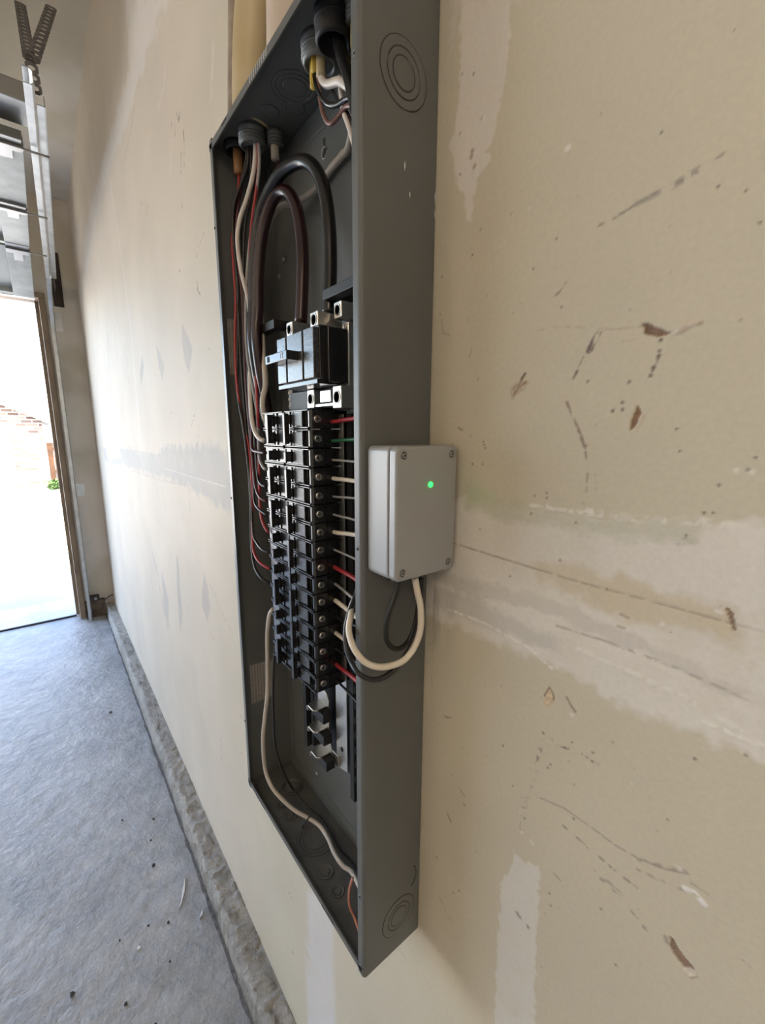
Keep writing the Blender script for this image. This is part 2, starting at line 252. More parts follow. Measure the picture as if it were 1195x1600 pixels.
WIRES=[('feeder_cable', 'thick black feeder cable arching highest, down to the right lug of the main breaker', 'feeder_black', 0.0078,
 [(0.075, -0.035, 1.25), (0.075, -0.04, 1.4), (0.075, -0.0672, 1.5836), (0.075, -0.0654, 1.6532), (0.08, -0.0621, 1.7193), (0.09, -0.0576, 1.7613), (0.11, -0.0542, 1.7835), (0.14, -0.0511, 1.7969), (0.165, -0.0457, 1.8002),
 (0.19, -0.0409, 1.7952), (0.215, -0.0401, 1.7755), (0.235, -0.0416, 1.7448), (0.247, -0.0439, 1.7075), (0.252, -0.0461, 1.6661), (0.256, -0.0502, 1.631), (0.257, -0.0521, 1.6102)]),
 ('feeder_cable', 'thick black feeder cable with a red stripe, lower arch ending in the left lug', 'feeder_red', 0.0078,
 [(0.088, -0.035, 1.25), (0.086, -0.04, 1.4), (0.085, -0.0655, 1.5825), (0.085, -0.063, 1.6515), (0.088, -0.0607, 1.701), (0.095, -0.0571, 1.74), (0.105, -0.0529, 1.7651), (0.12, -0.0489, 1.7806), (0.135, -0.045, 1.7834),
 (0.15, -0.0419, 1.7756), (0.168, -0.0421, 1.753), (0.182, -0.0443, 1.7224), (0.192, -0.0483, 1.6826), (0.195, -0.052, 1.6448), (0.197, -0.0559, 1.6106)]),
 ('neutral_cable', 'grey-white neutral cable crossing behind the two black arches', 'offwhite', 0.0042,
 [(0.3, -0.03, 1.87), (0.25, -0.0155, 1.8013), (0.225, -0.0103, 1.7972), (0.2, -0.0098, 1.7948), (0.17, -0.0085, 1.7892), (0.15, -0.0114, 1.7859), (0.125, -0.02, 1.7821), (0.105, -0.031, 1.7816), (0.09, -0.0396, 1.7703),
 (0.08, -0.0457, 1.7478), (0.075, -0.0499, 1.7153), (0.075, -0.0536, 1.6809), (0.08, -0.0569, 1.6365), (0.09, -0.06, 1.5824), (0.1, -0.0631, 1.546), (0.1, -0.0672, 1.5012), (0.105, -0.03, 1.38)]),
 ('branch_wire', 'pale white wire in the left gutter, thickest one, curving into the top left breaker', 'white', 0.0032,
 [(0.07, -0.0499, 1.8748), (0.07, -0.0501, 1.8533), (0.066, -0.0536, 1.8266), (0.055, -0.0599, 1.7995), (0.045, -0.0677, 1.774), (0.04, -0.0703, 1.7459), (0.04, -0.0669, 1.7084), (0.05, -0.0624, 1.6678), (0.05, -0.0614, 1.6326),
 (0.055, -0.0649, 1.5863), (0.055, -0.0684, 1.5586), (0.07, -0.0748, 1.5111), (0.09, -0.0803, 1.4849), (0.11, -0.0815, 1.4705), (0.122, -0.0783, 1.4662)]),
 ('branch_wire', 'black wire hugging the left side of the panel, lowest to bend into the left column', 'black', 0.0022,
 [(0.06, -0.0557, 1.8773), (0.06, -0.056, 1.8556), (0.055, -0.0567, 1.8404), (0.04, -0.0613, 1.8227), (0.025, -0.0663, 1.8023), (0.018, -0.0676, 1.7706), (0.02, -0.0671, 1.7269), (0.022, -0.0666, 1.6823),
 (0.022, -0.0719, 1.6085), (0.025, -0.0769, 1.5417), (0.04, -0.0772, 1.4931), (0.05, -0.0766, 1.4446), (0.055, -0.0767, 1.3854), (0.065, -0.0828, 1.3061), (0.085, -0.0873, 1.2756), (0.11, -0.088, 1.2641),
 (0.124, -0.0813, 1.2586)]),
 ('branch_wire', 'dark red wire from the orange sheath down to the tenth left pole', 'red', 0.0021,
 [(0.02, -0.0546, 1.8609), (0.02, -0.0562, 1.8323), (0.02, -0.0621, 1.797), (0.015, -0.068, 1.7629), (0.018, -0.0698, 1.7181), (0.02, -0.0703, 1.673), (0.02, -0.0751, 1.6084), (0.025, -0.0773, 1.5512), (0.035, -0.0758, 1.5029),
 (0.05, -0.0731, 1.4543), (0.06, -0.0751, 1.3958), (0.065, -0.0807, 1.3264), (0.075, -0.0841, 1.2982), (0.1, -0.0858, 1.2861), (0.124, -0.0803, 1.2802)]),
 ('branch_wire', 'red wire, darkened for shade, in the left gutter ending at the fifth left breaker pole', 'shaded_red', 0.0021,
 [(0.024, -0.0534, 1.858), (0.026, -0.0536, 1.8349), (0.025, -0.0597, 1.8042), (0.024, -0.0651, 1.7693), (0.028, -0.0663, 1.7248), (0.035, -0.0657, 1.6794), (0.04, -0.0678, 1.6245), (0.045, -0.0709, 1.55),
 (0.058, -0.0731, 1.4738), (0.07, -0.0752, 1.4115), (0.09, -0.0802, 1.3924), (0.11, -0.083, 1.3845), (0.123, -0.08, 1.3812)]),
 ('branch_wire', 'red wire in the left gutter curving into the seventh left breaker pole', 'red', 0.0021,
 [(0.075, -0.0484, 1.873), (0.075, -0.0485, 1.8362), (0.07, -0.0517, 1.8059), (0.06, -0.0562, 1.768), (0.06, -0.0622, 1.7083), (0.065, -0.0651, 1.6381), (0.08, -0.0691, 1.5472), (0.085, -0.0715, 1.4646), (0.09, -0.0759, 1.3988),
 (0.1, -0.08, 1.362), (0.112, -0.0809, 1.3447), (0.124, -0.0797, 1.3352)]),
 ('branch_wire', 'brownish red wire, darkened for shade, entering the second pole of the left column', 'shaded_red', 0.0021,
 [(0.085, -0.0214, 1.8538), (0.08, -0.0234, 1.8411), (0.07, -0.0249, 1.8143), (0.05, -0.0363, 1.7599), (0.05, -0.0517, 1.6873), (0.055, -0.061, 1.6049), (0.06, -0.0699, 1.5117), (0.065, -0.0744, 1.4643), (0.08, -0.079, 1.4524),
 (0.1, -0.0794, 1.4503), (0.122, -0.0791, 1.4493)]),
 ('branch_wire', 'grey wire entering the third pole of the left column', 'grey', 0.0022,
 [(0.078, -0.048, 1.8695), (0.078, -0.0489, 1.8348), (0.065, -0.0523, 1.7916), (0.05, -0.0591, 1.7288), (0.045, -0.0643, 1.6686), (0.05, -0.0688, 1.6047), (0.065, -0.0689, 1.5485), (0.08, -0.0695, 1.5017),
 (0.09, -0.0741, 1.4554), (0.1, -0.0771, 1.4392), (0.112, -0.0786, 1.4307), (0.123, -0.0788, 1.426)]),
 ('branch_wire', 'thin dark wire entering the fourth pole of the left column', 'black', 0.0019,
 [(0.063, -0.0533, 1.8768), (0.063, -0.0538, 1.8512), (0.06, -0.0552, 1.8206), (0.04, -0.0592, 1.7947), (0.035, -0.0632, 1.7577), (0.04, -0.0647, 1.6959), (0.05, -0.0678, 1.6048), (0.06, -0.0689, 1.5304), (0.075, -0.0729, 1.455),
 (0.09, -0.0772, 1.4132), (0.11, -0.081, 1.404), (0.123, -0.0799, 1.4024)]),
 ('branch_wire', 'thin dark wire entering the sixth pole of the left column', 'black', 0.0019,
 [(0.066, -0.0509, 1.8763), (0.066, -0.0516, 1.8468), (0.06, -0.054, 1.8091), (0.045, -0.0595, 1.7722), (0.042, -0.0645, 1.7127), (0.046, -0.0672, 1.6235), (0.055, -0.0709, 1.5119), (0.065, -0.0739, 1.4159),
 (0.075, -0.0789, 1.378), (0.095, -0.0816, 1.3672), (0.123, -0.08, 1.3607)]),
 ('branch_wire', 'thin dark wire entering the eighth pole of the left column', 'black', 0.0019,
 [(0.057, -0.0572, 1.8782), (0.055, -0.0569, 1.8536), (0.04, -0.0589, 1.8315), (0.022, -0.0633, 1.8043), (0.018, -0.0668, 1.7537), (0.022, -0.0681, 1.673), (0.028, -0.0703, 1.5892), (0.04, -0.0726, 1.5028),
 (0.058, -0.0763, 1.3957), (0.068, -0.0809, 1.327), (0.085, -0.0823, 1.3123), (0.11, -0.0839, 1.3069), (0.124, -0.0801, 1.3055)]),
 ('branch_wire', 'long grey wire leaving the left column low and sweeping across the panel bottom', 'offwhite', 0.0034,
 [(0.12, -0.0765, 1.2147), (0.105, -0.0758, 1.1988), (0.095, -0.0762, 1.1652), (0.09, -0.0762, 1.119), (0.085, -0.0768, 1.0598), (0.075, -0.0795, 1.0082), (0.07, -0.0829, 0.9643), (0.0615, -0.079, 0.9), (0.081, -0.0768, 0.877),
 (0.1017, -0.0681, 0.862), (0.13, -0.0563, 0.853), (0.1525, -0.0434, 0.848), (0.1742, -0.0354, 0.846), (0.201, -0.0359, 0.845), (0.2276, -0.0407, 0.845), (0.2511, -0.0409, 0.845), (0.2732, -0.0365, 0.846),
 (0.34, -0.05, 0.85)]),
 ('branch_wire', 'thin black wire dropping beside the long grey wire to the bottom of the panel', 'black', 0.0021,
 [(0.12, -0.0751, 1.1535), (0.11, -0.0759, 1.1059), (0.1, -0.0748, 1.0322), (0.09, -0.0702, 0.9584), (0.1, -0.0649, 0.9192), (0.0938, -0.0438, 0.862), (0.1297, -0.0346, 0.848), (0.1564, -0.0252, 0.842), (0.1869, -0.025, 0.84),
 (0.2212, -0.0286, 0.84), (0.2562, -0.026, 0.84), (0.33, -0.035, 0.85)]),
 ('branch_wire', 'red wire leaving the first pole of the right column of breakers', 'red', 0.0026,
 [(0.246, -0.046, 1.4906), (0.262, -0.047, 1.4912), (0.292, -0.0475, 1.4928), (0.318, -0.0495, 1.4921), (0.336, -0.0435, 1.4728), (0.342, -0.04, 1.4428), (0.344, -0.03, 1.3828)]),
 ('branch_wire', 'green wire leaving the second pole of the right column of breakers', 'green', 0.0021,
 [(0.246, -0.046, 1.4679), (0.262, -0.047, 1.4685), (0.292, -0.0477, 1.4701), (0.318, -0.0497, 1.4694), (0.336, -0.0437, 1.4501), (0.342, -0.04, 1.4201), (0.344, -0.03, 1.3601)]),
 ('branch_wire', 'grey wire leaving the third pole of the right column of breakers', 'grey', 0.0014,
 [(0.246, -0.046, 1.4452), (0.262, -0.047, 1.4453), (0.292, -0.048, 1.4456), (0.318, -0.05, 1.4438), (0.336, -0.044, 1.4256), (0.342, -0.04, 1.3956), (0.344, -0.03, 1.3356)]),
 ('branch_wire', 'cream wire leaving the fourth pole of the right column of breakers', 'cream', 0.0026,
 [(0.246, -0.046, 1.4225), (0.262, -0.047, 1.4228), (0.292, -0.0474, 1.4235), (0.318, -0.0494, 1.4221), (0.336, -0.0434, 1.4035), (0.342, -0.04, 1.3735), (0.344, -0.03, 1.3135)]),
 ('branch_wire', 'grey wire leaving the fifth pole of the right column of breakers', 'grey', 0.0014,
 [(0.246, -0.046, 1.3998), (0.262, -0.047, 1.4007), (0.292, -0.0476, 1.4033), (0.318, -0.0496, 1.4034), (0.336, -0.0436, 1.3833), (0.342, -0.04, 1.3533), (0.344, -0.03, 1.2933)]),
 ('branch_wire', 'grey wire leaving the sixth pole of the right column of breakers', 'grey', 0.0014,
 [(0.246, -0.046, 1.3771), (0.262, -0.047, 1.3774), (0.292, -0.0479, 1.3783), (0.318, -0.0499, 1.377), (0.336, -0.0439, 1.3583), (0.342, -0.04, 1.3283), (0.344, -0.03, 1.2683)]),
 ('branch_wire', 'cream wire leaving the seventh pole of the right column of breakers', 'cream', 0.0027,
 [(0.246, -0.046, 1.3544), (0.262, -0.047, 1.3558), (0.292, -0.0481, 1.3599), (0.318, -0.0501, 1.3612), (0.336, -0.0441, 1.3399), (0.342, -0.04, 1.3099), (0.344, -0.03, 1.2499)]),
 ('branch_wire', 'thin grey wire leaving the eighth pole of the right column of breakers', 'grey', 0.0014,
 [(0.246, -0.046, 1.3317), (0.262, -0.047, 1.3317), (0.292, -0.0475, 1.3315), (0.318, -0.0495, 1.3294), (0.336, -0.0435, 1.3115), (0.342, -0.04, 1.2815), (0.344, -0.03, 1.2215)]),
 ('branch_wire', 'bright red wire leaving the ninth pole of the right column of breakers', 'red', 0.0028,
 [(0.246, -0.046, 1.309), (0.262, -0.047, 1.3084), (0.292, -0.0468, 1.3066), (0.318, -0.0488, 1.3032), (0.336, -0.0428, 1.2866), (0.342, -0.04, 1.2566), (0.344, -0.03, 1.1966)]),
 ('branch_wire', 'grey wire leaving the tenth pole of the right column of breakers', 'grey', 0.0018,
 [(0.246, -0.046, 1.2863), (0.262, -0.047, 1.2857), (0.292, -0.0508, 1.2839), (0.318, -0.0528, 1.2805), (0.336, -0.0468, 1.2639), (0.342, -0.04, 1.2339), (0.344, -0.03, 1.1739)]),
 ('branch_wire', 'cream wire leaving the eleventh pole of the right column of breakers', 'cream', 0.003,
 [(0.246, -0.046, 1.2636), (0.262, -0.047, 1.2633), (0.292, -0.0501, 1.2624), (0.318, -0.0521, 1.2597), (0.336, -0.0461, 1.2424), (0.342, -0.04, 1.2124), (0.344, -0.03, 1.1524)]),
 ('branch_wire', 'dark wire leaving the twelfth pole of the right column of breakers', 'black', 0.0018,
 [(0.246, -0.046, 1.2409), (0.262, -0.047, 1.2425), (0.292, -0.0493, 1.2471), (0.318, -0.0513, 1.2488), (0.336, -0.0453, 1.2271), (0.342, -0.04, 1.1971), (0.344, -0.03, 1.1371)]),
 ('branch_wire', 'cream wire leaving the thirteenth pole of the right column of breakers', 'cream', 0.0028,
 [(0.246, -0.046, 1.2182), (0.262, -0.047, 1.2185), (0.292, -0.0496, 1.2192), (0.318, -0.0516, 1.2178), (0.336, -0.0456, 1.1992), (0.342, -0.04, 1.1692), (0.344, -0.03, 1.1092)]),
 ('branch_wire', 'dark wire leaving the fourteenth pole of the right column of breakers', 'black', 0.0016,
 [(0.246, -0.046, 1.1955), (0.262, -0.047, 1.1967), (0.292, -0.0498, 1.2004), (0.318, -0.0518, 1.2013), (0.336, -0.0458, 1.1804), (0.342, -0.04, 1.1504), (0.344, -0.03, 1.0904)]),
 ('branch_wire', 'red wire leaving the fifteenth pole of the right column of breakers', 'red', 0.0028,
 [(0.246, -0.046, 1.1728), (0.262, -0.047, 1.1734), (0.292, -0.0482, 1.1752), (0.318, -0.0502, 1.1746), (0.336, -0.0442, 1.1552), (0.342, -0.04, 1.1252), (0.344, -0.03, 1.0652)]),
 ('branch_wire', 'dark wire leaving the sixteenth pole of the right column of breakers', 'black', 0.0016,
 [(0.246, -0.046, 1.1501), (0.262, -0.047, 1.1492), (0.292, -0.0475, 1.1464), (0.318, -0.0495, 1.1422), (0.336, -0.0435, 1.1264), (0.342, -0.04, 1.0964), (0.344, -0.03, 1.0364)]),
 ('branch_wire', 'bright white wire bending right below the yellow sheaths', 'white', 0.0042,
 [(0.242, -0.0491, 1.8672), (0.243, -0.0492, 1.8551), (0.246, -0.0489, 1.8443), (0.255, -0.0475, 1.8354), (0.275, -0.0462, 1.8279), (0.293, -0.0445, 1.814), (0.33, -0.04, 1.8)]),
 ('branch_wire', 'black wire from the yellow sheath looping right under the white wire', 'blackgloss', 0.0029,
 [(0.236, -0.0522, 1.853), (0.24, -0.0517, 1.84), (0.245, -0.0502, 1.8292), (0.256, -0.0477, 1.8169), (0.27, -0.0448, 1.8109), (0.29, -0.0433, 1.8073), (0.33, -0.04, 1.79)]),
 ('branch_wire', 'brown wire hanging lowest from the yellow sheaths and turning right', 'brown', 0.0024,
 [(0.24, -0.0507, 1.8491), (0.243, -0.0505, 1.833), (0.246, -0.0496, 1.816), (0.252, -0.048, 1.8036), (0.26, -0.0467, 1.7978), (0.272, -0.0447, 1.8002), (0.29, -0.0434, 1.8001), (0.33, -0.04, 1.77)]),
 ('branch_wire', 'white wire going down right at the edge from the corner connectors', 'white', 0.0026,
 [(0.268, -0.0415, 1.8377), (0.27, -0.0408, 1.82), (0.275, -0.0419, 1.8044), (0.282, -0.042, 1.7906), (0.29, -0.0421, 1.7743), (0.33, -0.05, 1.7)]),
 ('branch_wire', 'thin black wire crossing diagonally behind the white loop in the upper right', 'black', 0.002,
 [(0.24, -0.0451, 1.8563), (0.25, -0.0444, 1.8395), (0.262, -0.0427, 1.8234), (0.275, -0.0411, 1.8059), (0.287, -0.0399, 1.789), (0.33, -0.04, 1.72)]),
 ('feeder_cable', 'thick black cable from the dark bushing in the upper right of the panel', 'feeder_black', 0.0062,
 [(0.276, -0.0497, 1.8793), (0.28, -0.0496, 1.8599), (0.285, -0.0486, 1.8414), (0.295, -0.048, 1.82), (0.325, -0.05, 1.74), (0.335, -0.045, 1.68)]),
 ('branch_wire', 'pinkish brown wire beside the thick black cable in the upper right', 'brown', 0.0022,
 [(0.27, -0.0489, 1.8803), (0.272, -0.0482, 1.8643), (0.277, -0.0472, 1.8456), (0.288, -0.0456, 1.8195), (0.325, -0.055, 1.74)]),
 ('branch_wire', 'copper coloured wire curving at the bottom right inside the panel', 'copper', 0.0018,
 [(0.315, -0.0667, 0.9058), (0.312, -0.0689, 0.8913), (0.31, -0.0698, 0.8724), (0.312, -0.0693, 0.8574), (0.318, -0.0664, 0.8446), (0.34, -0.07, 0.836)]),
 ('sensor_cable', 'white cable from the grey box looping down and around the panel edge', 'cream', 0.0034,
 [(0.4, -0.0455, 1.3355), (0.402, -0.0435, 1.3208), (0.402, -0.0386, 1.3024), (0.401, -0.037, 1.2807), (0.4, -0.042, 1.264), (0.398, -0.0532, 1.2505), (0.394, -0.0669, 1.2457), (0.388, -0.0829, 1.2466), (0.38, -0.0929, 1.2521),
 (0.3732, -0.099, 1.2623), (0.3627, -0.098, 1.2702), (0.3534, -0.094, 1.278), (0.3453, -0.086, 1.2871), (0.325, -0.07, 1.29), (0.315, -0.05, 1.3)]),
 ('sensor_cable', 'black cable from the grey box making the lowest loop around the panel edge', 'blackcable', 0.0027,
 [(0.396, -0.0328, 1.3316), (0.396, -0.033, 1.306), (0.396, -0.036, 1.282), (0.396, -0.0454, 1.2599), (0.394, -0.0609, 1.2428), (0.391, -0.077, 1.2345), (0.388, -0.0909, 1.2355), (0.382, -0.1022, 1.2439), (0.3653, -0.1, 1.2486),
 (0.3543, -0.098, 1.2596), (0.3473, -0.094, 1.2735), (0.3402, -0.085, 1.2864), (0.325, -0.065, 1.3), (0.31, -0.05, 1.31)]),
 ('sensor_cable', 'black cable forming the small teardrop loop below the grey box', 'blackcable', 0.0027,
 [(0.392, -0.0597, 1.335), (0.391, -0.0636, 1.3188), (0.39, -0.0701, 1.3033), (0.389, -0.0732, 1.2882), (0.388, -0.0715, 1.272), (0.387, -0.0612, 1.2591), (0.385, -0.0472, 1.2551), (0.384, -0.0364, 1.2608),
 (0.384, -0.0293, 1.2756), (0.384, -0.0243, 1.2999), (0.386, -0.0251, 1.3272)])]
WALL_MARKS=[('poly', [(0.3398, 1.4181), (0.4482, 1.4106), (0.535, 1.4132), (0.6, 1.4204), (0.6463, 1.4243), (0.6647, 1.2804), (0.634, 1.281), (0.5959, 1.2732), (0.5357, 1.2817), (0.4856, 1.2795), (0.4051, 1.275), (0.3433, 1.2683)],
 (0.7, 0.67, 0.62), 0.85, 0.008, 0.006, 0.0004),
 ('poly', [(0.4221, 1.4313), (0.4474, 1.4239), (0.4953, 1.4159), (0.5348, 1.4157), (0.5846, 1.4192), (0.6142, 1.4206), (0.6156, 1.4083), (0.5738, 1.4033), (0.536, 1.402), (0.4772, 1.4), (0.4235, 1.404)], (0.5, 0.49, 0.38), 0.65,
 0.008, 0.004, 0),
 ('poly', [(0.4222, 1.4294), (0.4547, 1.4247), (0.4592, 1.4109), (0.4289, 1.4093)], (0.46, 0.52, 0.33), 0.5, 0.012, 0.005, 0),
 ('poly', [(0.5018, 1.3719), (0.5382, 1.3774), (0.5856, 1.3715), (0.6298, 1.3738), (0.6506, 1.3563), (0.6261, 1.3485), (0.5797, 1.3451), (0.5407, 1.3502), (0.506, 1.3569)], (0.56, 0.48, 0.34), 0.75, 0.01, 0.008, 0),
 ('poly', [(0.3792, 1.3185), (0.4212, 1.3164), (0.5204, 1.3267), (0.5908, 1.3219), (0.6601, 1.3167), (0.6591, 1.3247), (0.5895, 1.3339), (0.5251, 1.3397), (0.437, 1.3347), (0.3788, 1.3295)], (0.5, 0.47, 0.43), 0.5, 0.004, 0.005,
 0),
 ('poly', [(0.3764, 1.3124), (0.4381, 1.3148), (0.5128, 1.3092), (0.5279, 1.3063), (0.5277, 1.2957), (0.5172, 1.293), (0.4704, 1.2928), (0.4046, 1.2873), (0.3773, 1.2877)], (0.48, 0.46, 0.43), 0.55, 0.008, 0.005, 0),
 ('line', [(0.4044, 1.2916), (0.4553, 1.2937), (0.5051, 1.2878), (0.5255, 1.2787)], (0.78, 0.75, 0.7), 0.8, 0.0015, 0.3, 0.0003),
 ('line', [(0.5269, 1.3187), (0.5684, 1.3212), (0.6149, 1.3206), (0.6601, 1.3167)], (0.33, 0.3, 0.26), 0.6, 0.0012, 0.4, -0.0003),
 ('line', [(0.5473, 1.3059), (0.5839, 1.3045), (0.6131, 1.3029), (0.6389, 1.298), (0.6632, 1.2926)], (0.72, 0.7, 0.64), 0.7, 0.0028, 0.5, 0.0004),
 ('line', [(0.6329, 1.2908), (0.6496, 1.2907), (0.6633, 1.2914)], (0.74, 0.72, 0.66), 0.9, 0.0022, 0.3, 0.0006),
 ('line', [(0.4011, 1.3661), (0.4994, 1.3626), (0.5396, 1.3618), (0.5866, 1.3622), (0.6542, 1.3626)], (0.36, 0.31, 0.24), 0.75, 0.0009, 0.15, -0.0004),
 ('line', [(0.5446, 1.4187), (0.5806, 1.4185), (0.6173, 1.4232), (0.6465, 1.4232)], (0.74, 0.72, 0.66), 0.7, 0.0035, 0.5, 0.0004),
 ('line', [(0.4952, 1.417), (0.5346, 1.4172), (0.5589, 1.4179)], (0.72, 0.7, 0.64), 0.8, 0.002, 0.4, 0.0003),
 ('poly',
 [(0.3935, 1.8477), (0.4455, 1.8134), (0.4482, 1.7824), (0.4475, 1.7657), (0.4427, 1.7464), (0.4384, 1.7259), (0.4333, 1.7143), (0.422, 1.7097), (0.4191, 1.6862), (0.416, 1.6644), (0.4099, 1.6665), (0.4041, 1.692),
 (0.3961, 1.7004), (0.3935, 1.7221), (0.3866, 1.7355), (0.3938, 1.7473), (0.3957, 1.7711), (0.3966, 1.8135)],
 (0.68, 0.65, 0.6), 0.95, 0.0025, 0.003, 0.0003),
 ('poly', [(0.4154, 1.7027), (0.4192, 1.7109), (0.4246, 1.7134), (0.4342, 1.7101), (0.4359, 1.7036), (0.4294, 1.7007), (0.4227, 1.6971), (0.4156, 1.6986)], (0.66, 0.64, 0.58), 1, 0.001, 0.001, 0.0006),
 ('dots', [(0.4132, 1.716), (0.4144, 1.7199), (0.418, 1.7065)], (0.33, 0.24, 0.19), 0.8, 0.0022),
 ('dots', [(0.4237, 1.7405), (0.3995, 1.7406), (0.3995, 1.7855), (0.4126, 1.7786), (0.4011, 1.7076), (0.3813, 1.6275), (0.419, 1.6358)], (0.1, 0.075, 0.06), 0.8, 0.0011),
 ('dots', [(0.4257, 1.74), (0.5038, 1.6814), (0.5052, 1.6816)], (0.74, 0.72, 0.66), 0.9, 0.002),
 ('poly', [(0.5024, 1.0704), (0.5135, 1.0671), (0.531, 1.0806), (0.5317, 1.0462), (0.5336, 0.9875), (0.5397, 0.8901), (0.494, 0.8249), (0.4913, 0.9206), (0.4908, 0.9795), (0.4909, 1.0268), (0.4998, 1.0434)], (0.69, 0.68, 0.65),
 0.72, 0.002, 0.003, 0.0004),
 ('poly', [(0.0489, 0.5571), (0.0961, 0.6278), (0.1312, 0.6194), (0.1524, 0.584), (0.1493, 0.3324), (0.0255, 0.1556)], (0.68, 0.68, 0.72), 0.6, 0.006, 0.006, 0.0003),
 ('poly', [(0.568, 1.5497), (0.5714, 1.5503), (0.5756, 1.5468), (0.5807, 1.5443), (0.5861, 1.5414), (0.583, 1.5396), (0.5746, 1.5418), (0.5702, 1.5437)], (0.22, 0.14, 0.1), 1, 0.0005, 0.001, -0.0015),
 ('poly', [(0.5875, 1.5408), (0.5897, 1.5435), (0.5914, 1.5465), (0.5956, 1.5458), (0.6007, 1.5444), (0.5966, 1.543), (0.5928, 1.5403)], (0.62, 0.54, 0.45), 1, 0.0004, 0.001, 0.0012),
 ('poly', [(0.4698, 1.506), (0.4685, 1.5158), (0.4763, 1.5219), (0.4797, 1.5258), (0.4824, 1.5224), (0.4856, 1.5196), (0.4818, 1.5142), (0.4746, 1.5105)], (0.52, 0.43, 0.33), 1, 0.0005, 0.0012, 0.0012),
 ('line', [(0.4715, 1.5097), (0.4767, 1.5167), (0.4826, 1.5193)], (0.25, 0.18, 0.12), 0.8, 0.0012, 0.3, -0.0006), ('line', [(0.4705, 1.5151), (0.4765, 1.5188), (0.4811, 1.5236)], (0.25, 0.18, 0.12), 0.8, 0.0008, 0.3, -0.0006),
 ('line', [(0.4781, 1.5228), (0.4809, 1.5267)], (0.1, 0.075, 0.06), 0.9, 0.0012, 0, 0),
 ('poly', [(0.5668, 1.4793), (0.5681, 1.4876), (0.5703, 1.4974), (0.5724, 1.4964), (0.5741, 1.4917), (0.572, 1.4853), (0.57, 1.481)], (0.25, 0.15, 0.09), 1, 0.0006, 0.0008, -0.0012),
 ('poly', [(0.5711, 1.4819), (0.5731, 1.4896), (0.5763, 1.4937), (0.5755, 1.4895), (0.573, 1.4836), (0.5702, 1.4793)], (0.6, 0.52, 0.43), 0.9, 0.0006, 0.001, 0.0008),
 ('poly', [(0.6343, 1.3711), (0.6358, 1.3724), (0.639, 1.3693), (0.6404, 1.3627), (0.642, 1.3578), (0.6393, 1.3589), (0.6374, 1.3646)], (0.28, 0.2, 0.15), 1, 0.0005, 0.0006, -0.001),
 ('poly', [(0.5212, 1.2427), (0.5212, 1.2502), (0.5241, 1.2598), (0.5274, 1.2565), (0.5291, 1.2507), (0.526, 1.2441)], (0.6, 0.48, 0.33), 1, 0.0005, 0.0006, 0.0008),
 ('line', [(0.5206, 1.2499), (0.5246, 1.2606), (0.5286, 1.2566), (0.5296, 1.251)], (0.2, 0.13, 0.08), 0.9, 0.0006, 0, 0),
 ('poly', [(0.6326, 1.1139), (0.635, 1.1148), (0.6389, 1.1089), (0.6444, 1.1061), (0.6496, 1.1039), (0.6487, 1.0987), (0.6442, 1.0971), (0.639, 1.1008), (0.6343, 1.1059)], (0.26, 0.18, 0.13), 1, 0.0005, 0.0008, -0.001),
 ('poly', [(0.6426, 1.097), (0.6453, 1.1014), (0.6494, 1.103), (0.6512, 1.1006), (0.6477, 1.0939)], (0.62, 0.55, 0.46), 1, 0.0005, 0.0008, 0.0008),
 ('line', [(0.5405, 1.2593), (0.5437, 1.255), (0.5485, 1.2506)], (0.28, 0.22, 0.17), 0.9, 0.0013, 0, 0), ('dots', [(0.5461, 1.2462)], (0.75, 0.72, 0.66), 0.8, 0.0018),
 ('line', [(0.5325, 1.6212), (0.5432, 1.6223), (0.5569, 1.6258), (0.5697, 1.6283), (0.5801, 1.6288), (0.5897, 1.6306), (0.5971, 1.6334), (0.6014, 1.6347)], (0.26, 0.22, 0.19), 0.75, 0.0009, 0.5, 0),
 ('line', [(0.5569, 1.6258), (0.5662, 1.6267), (0.5715, 1.6279)], (0.3, 0.27, 0.24), 0.6, 0.0026, 0.4, 0), ('line', [(0.5774, 1.6281), (0.5849, 1.6302), (0.5895, 1.6317)], (0.3, 0.26, 0.23), 0.7, 0.0028, 0.4, 0),
 ('line', [(0.5235, 1.5195), (0.5274, 1.5256)], (0.18, 0.13, 0.12), 0.75, 0.0014, 0.4, 0), ('line', [(0.5276, 1.5238), (0.532, 1.5288)], (0.2, 0.15, 0.13), 0.6, 0.0009, 0.4, 0),
 ('line', [(0.5252, 1.5231), (0.529, 1.5291)], (0.18, 0.13, 0.12), 0.75, 0.0014, 0.4, 0), ('line', [(0.5292, 1.5268), (0.5333, 1.5318)], (0.2, 0.15, 0.13), 0.6, 0.0009, 0.4, 0),
 ('line', [(0.5268, 1.5266), (0.5307, 1.5325)], (0.18, 0.13, 0.12), 0.75, 0.0014, 0.4, 0), ('line', [(0.5309, 1.5298), (0.5346, 1.5347)], (0.2, 0.15, 0.13), 0.6, 0.0009, 0.4, 0),
 ('line', [(0.5285, 1.5301), (0.5323, 1.5359)], (0.18, 0.13, 0.12), 0.75, 0.0014, 0.4, 0), ('line', [(0.5326, 1.5328), (0.536, 1.5377)], (0.2, 0.15, 0.13), 0.6, 0.0009, 0.4, 0),
 ('line', [(0.5301, 1.5335), (0.5338, 1.5393)], (0.18, 0.13, 0.12), 0.75, 0.0014, 0.4, 0), ('line', [(0.5342, 1.5357), (0.5373, 1.5406)], (0.2, 0.15, 0.13), 0.6, 0.0009, 0.4, 0),
 ('line', [(0.5317, 1.5369), (0.5354, 1.5426)], (0.18, 0.13, 0.12), 0.75, 0.0014, 0.4, 0), ('line', [(0.5358, 1.5386), (0.5386, 1.5434)], (0.2, 0.15, 0.13), 0.6, 0.0009, 0.4, 0),
